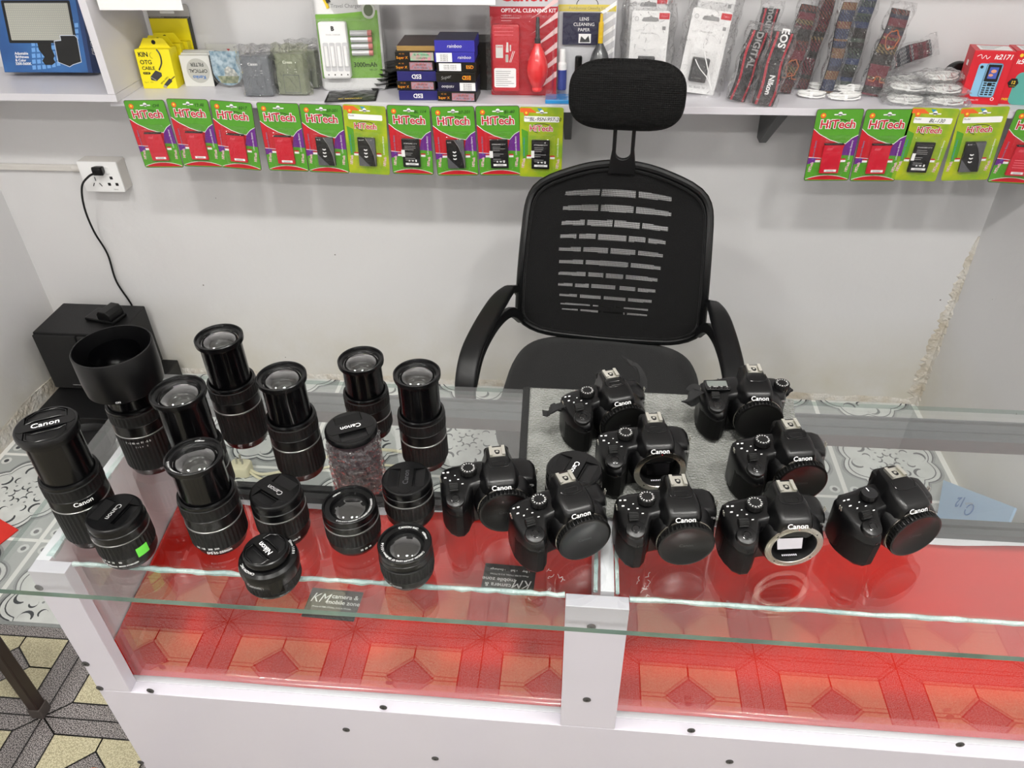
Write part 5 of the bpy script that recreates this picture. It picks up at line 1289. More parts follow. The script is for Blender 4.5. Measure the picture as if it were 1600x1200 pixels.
for i, (m_, k, lb, tm) in enumerate([(BKB, 'super', 'black box with orange lettering, bottom of the right stack', None), (NAVY2, 'rainrev', 'dark navy box with upside-down lettering, second from bottom of right stack', None), (BKB, 'esdfire', 'black box with fiery lettering, third up in the right stack', None), (BKB, 'esdst', 'black box with white sticker, fourth up in the right stack', None), (VIO, 'rainst', 'violet box with white sticker, fifth up in the right stack', None), (VIO, 'rain', 'violet box on top of the right stack', NAVY2)]):
    bbox(-.322+(.002 if i % 2 else -.001)*(1 if i < 5 else 0), 1.966+.003*(i % 2), zz_, .098, .075 if i < 5 else .085, hts if i < 5 else .027, m_, k, lb, R([-2, 1, -1, 0, 1, 0][i]), tm); zz_ += hts
t = bbox(-.285, 2.065, ZS+.0004, .088, .08, .118, BKB, '', 'tall black box behind the right stack', 0)
g = G(Matrix.Translation((0, 0, 0))); 

# ---------------------------------------------------------------- cleaning kits
KR = mat('kit_red', 'b0202e', .35); KS = mat('kit_silver', 'c9c9cd', .35); KSTR = mat('kit_stripe', 'e9c9c9', .4); BULB = mat('blower_red', 'e0393c', .25, coat=.4); BULG = mat('blower_grey', '4c4e50', .25, coat=.4)
t = face('cleaning_kit', 'red and white optical cleaning kit blister with a red blower', 'pack', Ps(820, 149)+Vector((-.003, .002, 0)), R(0), R(4), 'lens cleaning kits')
w_ = .083
g = G().prism(rrect(-w_, w_, 0, .26, .004), 0, .0008, KR).flat(rrect(-w_, w_, .206, .26, .003), .0010, KS)
for k in range(6):
    y_ = .012+k*.034; g.flat([(w_*.35-k*.003+.0, y_-.004), (w_, y_+.034), (w_, y_+.048), (w_*.30, y_+.001)], .0011+.00002*k, KSTR)
g.text('Canon', .044, 0, .232, .0014, REDP, bold=.03).text('OPTICAL CLEANING KIT', .0122, .012, .197, .0016, PAPER, bold=.015)
for k in range(3): g.box(-.055, -.03+.02*(k == 1), .186-k*.006, .187-k*.006, .001, .0014, KSTR)
g.build('printed_card', t, smooth=0)
g = G().prism(rrect(-w_+.006, -.010, .012, .168, .006), .001, .017, mat('kit_red_box', 'c02a34', .3), bev=.002)
g.prism(rrect(-w_+.010, -.018, .022, .068, .004), .017, .0174, PAPER)
rn = random.Random(9)
for k in range(8): g.box(-w_+.014, -w_+.014+rn.uniform(.03, .048), .060-k*.0048, .0612-k*.0048, .0174, .0177, GTXT)
for k in range(3): g.box(-w_+.012, -.024, .160-k*.008, .161-k*.008, .017, .0173, mat('pink_print', 'e77a86', .5))
g.box(-.068, -.050, .092, .122, .017, .0174, FW).text('Canon', .006, -.059, .118, .0178, REDP, bold=.02)
g.prism([(-.043, .105), (-.036, .105), (-.037, .128), (-.041, .128)], .017, .0174, FW).prism(rrect(-.044, -.037, .082, .1, .001), .017, .0174, FG).box(-.033, -.030, .108, .122, .017, .0174, FW)
g.tube([(-.034, .082, .0175), (-.025, .108, .0175)], .0007, PAPER, 5); g.tube([(-.031, .082, .0175), (-.021, .108, .0175)], .0007, PAPER, 5)
g.build('inner_box', t, 'red inner box with white label')
TB = Matrix.Translation((.036, .016, .024)) @ Matrix.Rotation(R(90), 4, 'X')
g = G(TB).lathe([(.012, 0), (.014, -.004), (.013, -.010), (.020, -.022), (.026, -.040), (.0265, -.055), (.023, -.075), (.015, -.095), (.009, -.106), (.008, -.112)][::1], BULB, 32, caps=True) if False else G(TB).lathe([(.012, 0), (.014, -.004), (.013, -.010), (.020, -.022), (.026, -.040), (.0265, -.055), (.023, -.075), (.015, -.095), (.009, -.106), (.008, -.112)], BULB, 32)
b_ = g.build('blower_bulb', t, 'red rubber air blower')
G(TB).lathe([(.0075, -.110), (.0075, -.122), (.0055, -.124), (.0042, -.168), (.0035, -.170)], DGREY, 16).build('nozzle', b_, 'dark grey nozzle')
rings = []
for k, zz_ in ((0, .001), (.003, .018), (.006, .030), (.012, .034)): rings.append([(p[0], p[1], zz_) for p in rrect(-w_+k, w_-k-.004, k+.004, .19-k, .010, 4)])
g = G().loft(rings, FILM, cap=False); g.flat(rrect(-w_+.012, w_-.016, .016, .178, .008, 4), .034, FILM); g.prism(rrect(-w_-.012, w_+.003, -.0, .265, .012), -.003, -.0024, FILM); g.build('clear_blister', t)

t = face('cleaning_kit', 'grey and yellow lens cleaning kit behind the headrest, with spray bottle and blower', 'pack', Ps(912, 147)+Vector((0, .004, 0)), R(-1), R(4), 'lens cleaning kits')
w_ = .072
g = G().prism(rrect(-w_, w_, 0, .26, .006), 0, .0008, KS).flat(rrect(-w_+.002, w_-.002, .192, .207, .001), .0011, mat('kit_yellow', 'd8c44a', .4)).text('Professional Cleaning Kit', .0088, 0, .199, .0014, mat('kit_olive', '8a7a28', .5))
for k in range(7): g.flat([(w_*.3, .02+k*.026), (w_-.002, .05+k*.026), (w_-.002, .060+k*.026), (w_*.3, .028+k*.026)], .0012, PAPER)
g.tube(spline([(-w_+.004, .222, .0014), (-.035, .226, .0014), (-.026, .24, .0014), (-.015, .247, .0014), (.018, .247, .0014), (.028, .24, .0014), (.036, .226, .0014), (w_-.01, .222, .0014)], 4), .0008, INK, 5)
g.tube([(.026*math.cos(R(a)), .207+.017*math.sin(R(a)), .0014) for a in range(0, 181, 12)], .0009, INK, 5)
g.text('Nikon', .0075, .0, .232, .0014, INK, bold=.02)
g.build('printed_card', t, smooth=0)
g = G().prism(rrect(-w_+.014, .036, .118, .190, .001), .001, .010, mat('paper_navy', '23233f', .35)); 
for s_, y_ in (('LENS', .176), ('CLEANING', .164), ('PAPER', .152)): g.text(s_, .0105, -.006, y_, .0103, WTXT)
g.box(-.018, .012, .122, .143, .010, .0103, WTXT).prism([(-.015, .124), (-.012, .138), (-.002, .130), (.006, .139), (.010, .124)], .0103, .0106, DGREY).build('lens_paper_pack', t, 'dark blue lens cleaning paper', smooth=0)
TB = Matrix.Translation((-w_+.016, .012, .014)) @ Matrix.Rotation(R(90), 4, 'X')
g = G(TB).lathe([(.010, 0), (.0115, -.002), (.0115, -.048), (.0112, -.0485)], mat('spray_label', '2d3f8e', .3), 24).lathe([(.0112, -.0485), (.0112, -.062), (.008, -.067), (.0075, -.094), (.006, -.097)], PRINTW, 24); g.build('spray_bottle', t, 'blue and white spray bottle')
TB = Matrix.Translation((-.016, .03, .014)) @ Matrix.Rotation(R(90), 4, 'X')
G(TB).lathe([(.008, 0), (.009, -.003), (.009, -.060), (.007, -.063)], BLACKP, 20).build('lens_pen', t, 'black lens pen')
TB = Matrix.Translation((.036, .02, .020)) @ Matrix.Rotation(R(90), 4, 'X')
b_ = G(TB).lathe([(.012, 0), (.020, -.018), (.0265, -.04), (.026, -.058), (.019, -.082), (.010, -.098), (.007, -.104)], BULG, 32).build('blower_bulb', t, 'dark grey air blower')
G(TB).lathe([(.0062, -.102), (.0062, -.15), (.004, -.152), (.0035, -.17)], mat('nozzle_yellow', 'e2bb1f', .3), 16).build('nozzle', b_, 'yellow nozzle')
rings = []
for k, zz_ in ((0, .001), (.003, .018), (.006, .030), (.012, .034)): rings.append([(p[0], p[1], zz_) for p in rrect(-w_+k, w_-k-.004, k+.004, .205-k, .010, 4)])
g = G().loft(rings, FILM, cap=False); g.flat(rrect(-w_+.012, w_-.016, .016, .193, .008, 4), .034, FILM); g.build('clear_blister', t)
t = thing('card_case', 'clear and blue plastic card case at the shelf edge by the headrest', 'case', Vector((-.065, 1.957, ZS+.0004)), R(0))
G().box(-.035, .035, 0, .05, .0, .010, mat('case_blue', '2f8fd0', .25)).build('base', t, smooth=0, bevel=.0015)
G().box(-.035, .035, 0, .05, .0102, .020, FILM).build('clear_lid', t, smooth=0)

# ---------------------------------------------------------------- white spare-part packs in bags
def chpack(base, yaw, roll, label, h=.195, w_=.046, bat=True):
    m = Matrix.Translation(base) @ Matrix.Rotation(yaw, 4, 'Z') @ Matrix.Rotation(roll, 4, 'Y') @ Matrix.Rotation(R(83), 4, 'X')
    t = thing('charger_pack', label, 'pack', group='white charger packs in clear bags', m=m)
    g = G().prism(rrect(-w_, w_, .004, h, .005), 0, .001, PRINTW)
    g.flat([(w_-.026, h-.018), (w_-.001, h-.018), (w_-.001, h-.004), (w_-.026, h-.004)], .0013, REDP).text('Canon', .006, w_-.0135, h-.011, .0016, mat('pink_print', 'e77a86', .5), bold=.02)
    g.prism(ell(-w_+.012, h-.018, .005, n=20), .001, .0013, GTXT).prism(ell(-w_+.012, h-.018, .004, n=20), .0013, .0015, PRINTW).text('c', .006, -w_+.012, h-.018, .0018, GTXT)
    g.prism([(-.022, h-.022), (-.018, h-.015), (-.004, h-.0135), (0, h-.010), (.004, h-.0135), (.018, h-.015), (.020, h-.022), (.018, h-.024), (-.018, h-.024)], .001, .0014, GTXT)
    g.box(w_-.016, w_-.008, h-.042, h-.034, .001, .0014, GTXT).text('Charger LC-E8', .005, -.006, h-.05, .0014, GTXT)
    g.text('CE  FC  RoHS  5V', .007, -.004, .018, .0014, GTXT).build('card', t, smooth=0)
    if bat:
        g = G().prism(rrect(-.024, .018, .032, .088, .003), .002, .016, BBLK, bev=.002).prism(rrect(-.02, .014, .05, .084, .002), .016, .0163, DGREY).text('Canon', .006, -.003, .042, .0163, GTXT); g.build('battery_charger_unit', t, 'small black charger')
    rings = []
    for k, zz_ in ((0, .001), (.002, .014), (.006, .019)): rings.append([(p[0], p[1], zz_) for p in rrect(-.036+k, .034-k, .024+k, .105-k, .006, 4)])
    g = G().loft(rings, FILM, cap=False); g.flat(rrect(-.03, .028, .03, .099, .005, 4), .019, FILM); g.build('clear_blister', t)
    rn = random.Random(len(label)); ph = [rn.random()*6 for _ in range(6)]
    def bf(side):
        def f(u, v):
            x = (u-.5)*(2*w_+.034); y = v*(h+.018)
            e = min(1, min(u, 1-u)*8)**.5*min(1, (1-v)*10+.05)**.5
            z = .009+side*.0125*e+.0022*math.sin(x*160+ph[0]+y*60)*math.sin(y*120+ph[1])+.0012*math.sin(x*420+y*230)
            return (x+.003*math.sin(y*90+ph[2]), max(y, .0), z)
        return f
    G().grid(34, 50, bf(1), BAG).grid(34, 50, bf(-1), BAG).build('plastic_bag', t, 'crinkled clear bag', smooth=180)
    if 'twist' in label:
        G().tube(spline([(-.02, .085, .024), (-.005, .066, .027), (.02, .045, .025), (.036, .020, .024)], 5), .0013, PAPER, 6).tube(spline([(-.004, .105, .024), (.006, .085, .027), (.018, .06, .027), (.034, .024, .024)], 5), .0013, PAPER, 6).build('twist_ties', t, 'white twist ties')
chpack(Vector((.148, 2.055, ZS+.001)), R(0), R(1), 'white charger pack in clear bag, front, just above the headrest', .190)
chpack(Vector((.143, 2.098, ZS+.001)), R(1), R(1), 'white charger pack behind the one above the headrest, its red corner showing higher', .215, bat=False)
chpack(Vector((.274, 2.045, ZS+.001)), R(-1), R(7), 'white charger pack with twist ties in clear bag, right of the headrest', .196, .048)
chpack(Vector((.290, 2.090, ZS+.001)), R(2), R(6), 'tall bagged pack with grey symbols behind the pack with ties', .235, .045, bat=False)

# ---------------------------------------------------------------- camera straps in bags
SBLK = mat('strap_black', '232426', .7, bump=.3, bscale=400); SRED = mat('strap_red_edge', 'b01c30', .6)
def strap_pack(base, yaw, roll, w_, h, label, kind, lean=5, thick=.022, cols=None, texts=None, seed=0):
    m = Matrix.Translation(base) @ Matrix.Rotation(yaw, 4, 'Z') @ Matrix.Rotation(roll, 4, 'Y') @ Matrix.Rotation(R(90-lean), 4, 'X')
    t = thing('camera_strap', label, 'strap', group='bagged camera straps', m=m)
    rn = random.Random(seed); ph = [rn.random()*6 for _ in range(6)]
    N = 36
    def f(u, v, s=1): 
        e = math.sqrt(max(0, 1-(2*u-1)**2*.92))
        return ((u-.5)*w_*(1-.12*abs(math.sin(v*3+ph[0])))+.002*math.sin(v*9+ph[1]), .002+v*(h-.004), thick/2+s*thick/2*e*(.75+.25*math.sin(v*6+ph[2])))
    if kind == 'pattern':
        bands = []
        y = 0
        while y < 1: 
            d_ = rn.uniform(.03, .12); bands.append((y, y+d_*.7, rn.choice(cols)));  y += d_*.7
        def mf(u, v):
            for a, b, c in bands:
                if a <= v < b:
                    if c[1] and (int(u*9+v*60) % 2 == 0) : return c[1]
                    return c[0]
            return cols[0][0]
    else:
        def mf(u, v): return SRED if (.10 < u < .2 or .8 < u < .9) else SBLK
    g = G().grid(18, 90, lambda u, v: f(u, v, 1), SBLK, mfn=mf).grid(18, 24, lambda u, v: f(1-u, v, -1), SBLK)
    g.build('strap_band', t, smooth=180)
    if texts:
        g = G()
        for s_, sz, y_, mm in texts: g.text(s_, sz, 0, y_*h, thick+.0012, mm, rot=R(-90), bold=.03)
        g.build('strap_lettering', t, smooth=0)
    if kind == 'pattern' and seed in (3, 7, 9):
        g = G(); OR = mat('strap_orange', 'b96a44', .7)
        cy = h*(.66 if seed == 7 else .3)
        g.tube([(w_*.30*math.cos(a)*(1+.1*math.sin(5*a)), cy+w_*.42*math.sin(a)*(1+.1*math.sin(6*a)), thick+.001) for a in (2*math.pi*k/30 for k in range(30))], .0016, OR, 5, closed=True)
        g.tube([(-w_*.4, h*.18, thick), (-w_*.15, h*.18, thick+.001), (-w_*.1, h*.24, thick+.001), (w_*.1, h*.24, thick+.001), (w_*.15, h*.18, thick+.001), (w_*.4, h*.18, thick)], .0016, OR, 5)
        g.build('woven_motif', t)
    def bf(s):
        def ff(u, v):
            x = (u-.5)*(w_+.014); y = v*(h+.016)
            e = min(1, min(u, 1-u)*6)**.5*min(1, (1-v)*9+.02)**.5
            return (x+.0025*math.sin(y*100+ph[3]), max(y, 0), thick/2+s*(thick/2+.004)*e+.0022*math.sin(x*190+y*70+ph[4])*math.sin(y*140+ph[5])*(.4+e))
        return ff
    G().grid(24, 60, bf(1), BAG).grid(24, 60, bf(-1), BAG).build('plastic_bag', t, 'crinkled clear bag', smooth=180)
    return t
strap_pack(Ps(1150, 158)+Vector((.000, .006, .0)), R(2), R(11), .048, .165, 'black strap with grey capital lettering and red edges, leftmost of the bagged straps', 'plain', texts=[('DIGITAL', .022, .74, GTXT)], seed=1)
strap_pack(Ps(1190, 164)+Vector((0, .004, 0)), R(0), R(8), .054, .168, 'black strap with red edges and white lettering, front of the black straps', 'plain', texts=[('EOS', .024, .92, WTXT), ('Nikon', .018, .3, WTXT)], seed=2)
strap_pack(Vector((.425, 2.085, ZS+.0004)), R(0), R(4), .044, .195, 'black strap lettered in white, standing behind the two front black straps', 'plain', texts=[('mount', .024, .86, GTXT)], seed=12)
c1, c2, c3, c4, c5, c6, c7 = [mat('weave_'+n, c, .75, bump=.4, bscale=300) for n, c in (('maroon', '6a2430'), ('ochre', '7d6c46'), ('navy', '252a3c'), ('dark', '262322'), ('rust', '70382c'), ('moss', '48544a'), ('blue', '364264'))]
pt = [(c1, None), (c2, c4), (c3, None), (c4, None), (c4, c5), (c5, c4), (c1, c4)]
strap_pack(Vector((.497, 2.080, ZS+.0004)), R(3), R(9), .046, .205, 'patterned maroon woven strap in bag, leftmost of the patterned straps', 'pattern', cols=pt, seed=3)
strap_pack(Vector((.546, 2.118, ZS+.0004)), R(-3), R(8), .042, .222, 'dark red patterned strap second from left among the patterned straps', 'pattern', cols=[(c1, c4), (c4, None), (c4, c1), (c2, c4), (c4, c5)], seed=4)
strap_pack(Vector((.605, 2.078, ZS+.0004)), R(5), R(4), .036, .21, 'narrow multicoloured patterned strap, third of the patterned straps', 'pattern', cols=[(c5, c2), (c3, c7), (c1, c2), (c2, c5), (c3, None)], seed=5)
strap_pack(Vector((.652, 2.116, ZS+.0004)), R(0), R(5), .044, .215, 'green and blue patterned strap with a bird panel, fourth of the patterned straps', 'pattern', cols=[(c6, None), (c7, None), (c3, c6), (c4, None), (c6, c4)], seed=6)
strap_pack(Vector((.705, 2.062, ZS+.0004)), R(2), R(9), .050, .20, 'patterned strap with an orange ring motif, rightmost standing strap', 'pattern', cols=[(c4, None), (c2, c4), (c3, None), (c4, c5), (c1, None)], seed=7)
m = Matrix.Translation((.80, 2.12, ZS+.085))
t = strap_pack(Vector((.735, 2.135, ZS+.052)), R(0), R(68), .044, .128, 'maroon patterned strap sticking out sideways over the white cables', 'pattern', cols=[(c1, None), (c1, c4), (c4, c3), (c3, GTXT)], seed=8, lean=2, thick=.014)

# ---------------------------------------------------------------- white cables
CW = mat('cable_white', 'eeeeec', .4)
def coil(c, yaw, label, n=4, L=.05, w_=.022, z=0, bag=False, m_=CW, tilt=0):
    T_ = Matrix.Translation(c) @ Matrix.Rotation(yaw, 4, 'Z') @ Matrix.Rotation(tilt, 4, 'Y')
    t = thing('charging_cable', label, 'cable', group='white charging cables', m=T_)
    rn = random.Random(len(label)); g = G(); pts = []
    for k in range(n*20):
        a = 2*math.pi*k/20; q = k/(n*20)
        l_ = L/2*(1-.12*q+.06*math.sin(k)); ww = w_/2*(1-.15*q)
        pts.append((l_*se(math.cos(a), .6), ww*math.sin(a)+.002*math.sin(q*9), .0022+.010*abs(math.sin(q*7))+.001*k/20))
    g.tube(pts, .0021, m_, 6); g.tube(spline([(L*.1, 0, .016), (-L*.1, w_*.1, .017), (-L*.3, -w_*.2, .011), (-L*.42, -w_*.3, .0045)], 4), .002, m_, 6)
    g.build('coiled_cable', t)
    G().box(L*.05, L*.25, -.004, .004, .013, .019, m_).build('plug', t, bevel=.001)
    G().box(-.004, .004, -w_*.55, w_*.55, .0015, .0155, PRINTW).build('cable_tie', t, bevel=.001)
    if bag:
        ph = [rn.random()*6 for _ in range(5)]
        def bf(s):
            def ff(u, v):
                x = (u-.5)*(L+.035); y = (v-.5)*(w_+.035); e = min(1, min(u, 1-u)*5)**.6*min(1, min(v, 1-v)*5)**.6
                return (x, y, max(.0003, .009+s*.0118*e+.002*math.sin(x*210+ph[0]+y*90)*math.sin(y*200+ph[1])*(.3+e)))
            return ff
        G().grid(26, 20, bf(1), BAGH).grid(26, 20, bf(-1), BAGH).build('plastic_bag', t, 'crumpled milky bag', smooth=180)
    return t
coil(Ps(1266, 152)+Vector((0, .0, 0)), R(-10), 'small white coiled cable, left of the loose coils at the shelf edge', L=.066, w_=.026)
coil(Ps(1285, 143)+Vector((.003, .016, 0)), R(-18), 'white coiled cable lying behind the left loose coil', L=.07, w_=.026)
coil(Ps(1318, 156)+Vector((0, .002, 0)), R(3), 'white coiled cable nearest the shelf edge, right of the left coil', L=.078, w_=.028)
coil(Ps(1332, 146)+Vector((.0, .012, .0)), R(-6), 'white coiled cable behind the right loose coil', L=.078, w_=.026)
bg = [(.775, 2.000, 0, -8, 0), (.775, 2.066, 0, 4, 0), (.868, 1.998, 0, -12, 0), (.868, 2.066, 0, 6, 0), (.785, 2.030, .022, -14, 0), (.868, 2.066, .022, 8, 0), (.862, 2.016, .022, -6, 0), (.790, 2.085, .022, 12, 0), (.862, 2.045, .044, 10, 0)]
nm = ['front left bagged white cable of the heap', 'bagged white cable at the left back of the heap', 'front right bagged white cable beside the red phone carton', 'bagged white cable at the right back of the heap', 'bagged cable lying on the left front one of the heap',
      'bagged cable in the middle of the heap, second layer', 'bagged cable on the right of the heap, second layer', 'bagged cable leaning at the strap, left top of the heap', 'topmost bagged cable of the heap, nearest the phone carton']
for (x_, y_, z_, a_, tl_), l_ in zip(bg, nm): coil(Vector((x_, y_, ZS+.0006+z_)), R(a_), l_, L=.080, w_=.036, bag=True, tilt=R(tl_))

# ---------------------------------------------------------------- phone cartons
PHR = mat('carton_red', 'd3202f', .35); PHD = mat('carton_red_side', 'c41c2c', .4); ICE = mat('phone_ice_blue', '8cc0e2', .3); PTEAL = mat('print_teal', '5aa89e', .4)
def phonebox(base, yaw, label, first):
    t = face('phone_carton', label, 'box', base, yaw, 0, 'red phone cartons')
    w_, h, d_ = .088, .122, .058
    G().box(-w_/2, w_/2, 0, h, -d_, 0, PHR).build('carton', t, smooth=0, bevel=.0008)
    g = G().box(-w_/2+.012, w_/2-.006, h+.0002, h+.0006, -d_+.010, -.008, PAPER)
    for k in range(5): g.box(-w_/2+.018, w_/2-.02-.006*k, h+.0006, h+.0008, -d_+.014+k*.007, -d_+.0155+k*.007, GTXT)
    if first:
        g.tube(spline([(-.036, .109, .0006), (-.028, .113, .0006), (-.024, .104, .0006), (-.018, .112, .0006), (-.014, .104, .0006), (-.008, .110, .0006)], 4), .0007, PAPER, 5)
        g.text('it2171', .0155, .022, .109, .0006, WTXT, bold=.02, shear=.15)
        g.prism(rrect(-.026, .006, .018, .094, .006), .0004, .0016, ICE); g.prism(ell(-.019, .086, .0035, n=14), .0016, .0022, INK)
        g.prism(rrect(-.009, .026, .018, .096, .006), .0016, .0030, mat('phone_edge', '6a8fa8', .3)).prism(rrect(-.007, .024, .020, .094, .004), .0030, .0034, ICE).prism(rrect(-.006, .023, .054, .093, .002), .0034, .0037, INK)
        g.prism(rrect(-.001, .018, .061, .087, .001), .0037, .0039, mat('screen_print', '4a5fb5', .3)).prism(ell(.009, .078, .006, .004, 14), .0039, .0041, mat('screen_orange', 'e8a07a', .4)).prism(ell(.005, .069, .005, .003, 14), .0039, .0041, mat('screen_orange', 'e8a07a', .4))
        g.prism(rrect(.004, .014, .044, .052, .002), .0034, .0038, INK)
        for r_ in range(4):
            for c_ in range(3): g.prism(rrect(-.0045+c_*.0095, .0025+c_*.0095, .023+r_*.005, .026+r_*.005, .001), .0034, .0038, INK)
        for c_ in (0, 2):
            for r_ in (0, 1): g.prism(rrect(-.0045+c_*.0095, .0025+c_*.0095, .044+r_*.005, .047+r_*.005, .001), .0034, .0038, INK)
        g.prism(rrect(-.036, -.028, .006, .014, .002), .0004, .0008, PAPER).text('FM', .005, -.032, .010, .001, REDP).text('Wireless FM', .005, -.016, .010, .0008, WTXT).prism(ell(.026, .014, .004, n=16), .0004, .0008, PAPER).prism(ell(.026, .014, .0026, n=12), .0008, .001, PHR)
    else:
        g.text('it5607', .0155, -.016, .098, .0006, WTXT, bold=.02, shear=.15); g.prism(ell(-.030, .112, .004, n=12), .0004, .0006, YEL)
        g.prism(rrect(-.026, .044, .0, .075, .014), .0004, .0008, PTEAL); g.prism(ell(-.028, .05, .012, n=6), .0009, .0013, INK).text('12', .010, -.028, .051, .0016, YEL, bold=.03).text('MONTHS', .003, -.028, .043, .0016, YEL)
        g.text('FREE', .007, -.034, .012, .001, YEL, bold=.02)
    TS = Matrix.Translation((-w_/2-.0003, 0, -d_/2)) @ Matrix.Rotation(R(-90), 4, 'Y')
    g2 = G(TS).text('it2171' if first else 'it5607', .014, 0, .055, .0003, WTXT, bold=.02).box(-.018, .006, .010, .026, 0, .0004, PAPER).box(-.006, .006, .082, .094, 0, .0004, PAPER)
    g.build('front_print', t, smooth=0); g2.build('side_print', t, smooth=0)
phonebox(Ps(1520, 164)+Vector((.014, .006, 0)), R(-8), 'red phone carton with a blue keypad phone print', True)
phonebox(Ps(1520, 164)+Vector((.106, .006, 0)), R(-6), 'red phone carton with a 12 badge, cut by the right picture edge', False)
t = face('earphone_case', 'round black case behind the red phone carton', 'case', Vector((.925, 2.11, ZS+.0004)), 0, R(3))
G().prism(ell(0, .035, .035, n=36), 0, .02, BLACKP, bev=.003).build('case_shell', t)

# ================================================================ BACK WALL FITTINGS AND FLOOR THINGS
CON = mat('conduit_white', 'd8d4cf', .4)
z_ = .778
t = thing('cable_conduit', 'white surface conduit running along the wall to the socket', 'conduit', (0, 0, 0))
G().box(XL+.002, -1.545, YB-.014, YB-.0005, z_-.009, z_+.009, CON).build('trunking', t, smooth=0, bevel=.002)
G().tube([(-1.552, YB-.010, z_), (-1.522, YB-.010, z_)], .0115, CON, 14).build('coupling', t)
t = thing('wall_socket', 'white double socket box on the back wall with a black plug', 'socket', (-1.447, YB-.0005, .768))
G().box(-.062, .062, -.045, 0, -.047, .047, CON).build('back_box', t, smooth=0, bevel=.003)
g = G(Matrix.Translation((0, -.045, 0)) @ Matrix.Rotation(R(90), 4, 'X')).prism(rrect(-.062, .062, -.047, .047, .004), 0, .004, PRINTW, bev=.001); pl = g.build('face_plate', t)
g = G(Matrix.Translation((0, -.0492, 0)) @ Matrix.Rotation(R(90), 4, 'X'))
for x_, y_ in ((.032, -.002), (.020, -.022), (.044, -.022)): g.prism(rrect(x_-.0045, x_+.0045, y_-.0045, y_+.0045, .0015), 0, .0006, INK)
for x_, y_, a in ((-.02, -.006, 90), (-.03, -.024, 60), (-.008, -.024, 120)): g.box(-.006, .006, -.0012, .0012, 0, .0006, INK, T=Matrix.Translation((x_, y_, 0)) @ Matrix.Rotation(R(a), 4, 'Z'))
g.box(-.018, -.008, .028, .031, 0, .0006, INK).text('Nova', .006, .036, -.038, .0006, GTXT).build('socket_holes', pl, smooth=0)
G(Matrix.Translation((.022, -.049, .022)) @ Matrix.Rotation(R(90), 4, 'X')).prism(rrect(-.009, .009, -.011, .011, .002), 0, .004, PRINTW, bev=.001).build('rocker_switch', t)
t = thing('power_cord', 'black plug and cord hanging from the wall socket down to the speaker', 'cord', (0, 0, 0))
pp = P(143, 270, Y=YB-.07)
g = G().loft([[(pp.x+.022-.0*k+sx_*w_, pp.y+.018-k*.001, pp.z+sz_*w_*.8+.006) for sx_, sz_ in ((-1, -1), (1, -1), (1, 1), (-1, 1))] for k, w_ in ((0, .011), (10, .014), (22, .016), (30, .012))], BLACKP)
g.build('plug', t, bevel=.003)
pts = [Vector((pp.x+.02, pp.y-.012, pp.z+.004)), Vector((pp.x, pp.y-.02, pp.z-.004)), P(128, 292, Y=YB-.085), P(132, 325, Y=YB-.06), P(147, 362, Y=YB-.03), P(168, 397, Y=YB-.012), P(182, 440, Y=YB-.008), P(208, 481, Y=YB-.01), P(225, 530, Y=YB-.015), P(238, 570, Y=YB-.015)]
G().tube(spline(pts, 7), .0032, BLACKP, 8).build('cord', t)

SPK = mat('speaker_black', '0f0f10', .45, spec=.35, bump=.15, bscale=400); GRL = mat('speaker_grille', '0f0f10', .7, bump=.4, bscale=900)
t = thing('speaker', 'black box speaker in the left corner behind the counter', 'speaker', (-1.61, 2.03, .082), 0)
G().box(-.146, .146, -.075, .11, 0, .222, SPK).build('cabinet', t, smooth=0, bevel=.004)
G().box(-.142, .0, -.085, -.0755, .006, .216, GRL).box(-.075, -.03, -.0856, -.085, .02, .022, GTXT).build('grille', t, smooth=0, bevel=.003)
G().box(.006, .142, -.085, -.0755, .006, .216, GRL).build('grille', t, smooth=0, bevel=.003)
t = thing('subwoofer', 'low black subwoofer box with a round top under the speaker', 'speaker', (-1.60, 1.86, 0), 0)
G().box(-.15, .19, -.06, .28, .001, .0815, SPK).build('cabinet', t, smooth=0, bevel=.004)
t = thing('round_tray', 'round dark tray standing on the floor in front of the speaker', 'tray', (-1.50, 1.645, 0), 0)
G().lathe([(.07, .001), (.095, .03), (.105, .10), (.11, .104), (.106, .106), (.10, .10), (.095, .085), (.001, .085)], SPK, 56).build('bowl', t)
t = thing('charger_dock', 'small black charger lying on top of the speaker', 'charger', P(172, 497, z=.3045)+Vector((-.0, 0, 0)), R(-12))
G().box(-.07, .045, -.035, .03, 0, .012, BLACKP).build('dock', t, smooth=0, bevel=.003)
G().prism([(-.02, 0), (.03, 0), (.03, .02), (.02, .032), (-.01, .032), (-.02, .02)], -.03, .035, BLACKP, T=Matrix.Translation((.006, 0, .012)) @ Matrix.Rotation(R(90), 4, 'X')).build('battery_pack_body', t, bevel=.002)

PLW = mat('plug_cream', 'ded8b8', .4)
c_ = P(378, 738, z=0)
t = thing('extension_cord', 'cream three-pin plug with white cable on the floor behind the counter', 'cord', (c_.x, c_.y, 0), R(0))
G().prism(rrect(-.032, .032, -.026, .026, .012), .0005, .036, PLW, bev=.006).build('plug_body', t)
G().tube([(-.008, .0, .034), (-.008, .004, .058)], .003, SILVER, 8).tube([(.010, .0, .034), (.010, .004, .056)], .003, SILVER, 8).tube([(.0, .012, .034), (.0, .016, .062)], .0035, SILVER, 8).build('pins', t)
G().tube(spline([(.028, 0, .015), (.07, -.01, .006), (.15, .02, .005), (.26, .09, .005), (.42, .13, .005), (.6, .1, .005)], 8), .005, PLW, 8).tube(spline([(.028, -.006, .012), (.08, -.03, .006), (.17, -.01, .005), (.3, .05, .005), (.5, .06, .005)], 8), .004, PLW, 8).build('cable', t)

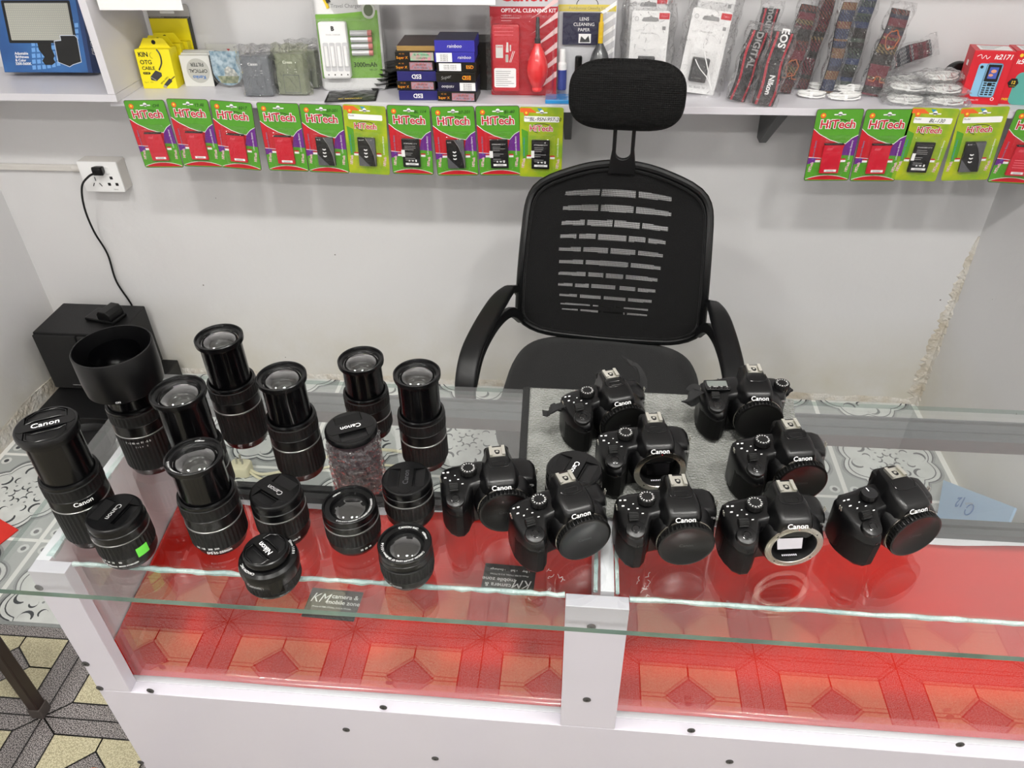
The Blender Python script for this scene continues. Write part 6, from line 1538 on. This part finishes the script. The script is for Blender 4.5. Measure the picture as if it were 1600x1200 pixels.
RP = mat('red_paper', 'd22a20', .5)
c_ = P(3, 832, z=0)
g = G(); g.prism([(-.20, -.10), (.02, -.06), (.045, .01), (-.20, .12)], 0, .004, RP, T=Matrix.Translation((c_.x, c_.y, .002))); tag(g.build('folded_paper', smooth=0), 'red folded paper on the tiled floor at the left picture edge', 'paper')
c_ = P(160, 1200, z=0)
OR_ = mat('orange_wrapper', 'e0722a', .45, bump=.5, bscale=80)
g = G().loft([[(c_.x-.012+.018*math.cos(a)*k, c_.y-.016+.014*math.sin(a)*k, zz) for a in (2*math.pi*i/14 for i in range(14))] for k, zz in ((.6, .0015), (1, .004), (.8, .01), (.3, .014))], OR_); tag(g.build('wrapper'), 'small orange wrapper on the star-tiled floor by the counter foot', 'wrapper')
STB = mat('stool_brown', '2a1c18', .4)
t = thing('stool', 'dark brown stool whose leg stands on a floor star at the lower left', 'stool', (-1.185, .862, 0), 0)
lx, ly = 0, 0
for sx_, sy_ in ((0, 0), (-.3, 0), (0, -.3), (-.3, -.3)):
    lg = G().box(sx_-.013, sx_+.013, sy_-.013, sy_+.013, .012, .44, STB).build('leg', t, smooth=0, bevel=.003)
    G().box(sx_-.0155, sx_+.0155, sy_-.0155, sy_+.0155, 0.0015, .035, mat('leg_shoe', '4a4340', .6)).build('leg_shoe', lg, 'grey rubber shoe', smooth=0, bevel=.003)
G().prism(rrect(-.33, .03, -.33, .03, .04), .44, .48, STB, bev=.01).build('seat', t)

# light blue carton leaning against the right wall behind the counter
LBX = mat('carton_pale_blue', '9dbfe0', .4)
a, b, c, d = P(1463, 812, X=1.045), P(1575, 818, X=1.075), P(1586, 793, X=1.10), P(1474, 750, X=1.10)
t = thing('flat_carton', 'pale blue printed carton behind the right end of the counter', 'box', (0, 0, 0))
ux = (a-b).normalized(); uy = -(d-a).normalized(); uy = (uy-ux*uy.dot(ux)).normalized(); n_ = ux.cross(uy)
ctr = (a+b+c+d)/4
T_ = Matrix(((ux.x, uy.x, n_.x, ctr.x), (ux.y, uy.y, n_.y, ctr.y), (ux.z, uy.z, n_.z, ctr.z), (0, 0, 0, 1)))
g = G().add([tuple(p) for p in (a, b, c, d)]+[tuple(p-n_*.006) for p in (a, b, c, d)], [(0, 1, 2, 3), (7, 6, 5, 4), (0, 4, 5, 1), (1, 5, 6, 2), (2, 6, 7, 3), (3, 7, 4, 0)], LBX); g.build('carton', t, smooth=0)
ctr = ctr+n_*.004; T_ = Matrix(((ux.x, uy.x, n_.x, ctr.x), (ux.y, uy.y, n_.y, ctr.y), (ux.z, uy.z, n_.z, ctr.z), (0, 0, 0, 1)))
g = G(T_); g.text('12', .042, .055, -.012, .002, BLUE, bold=.03).text('Months', .012, .012, -.006, .002, GTXT).prism(arc_band(.0, .012, .016, .004, 0, 360), .0012, .0020, BLUE); g.build('print', t, smooth=0)
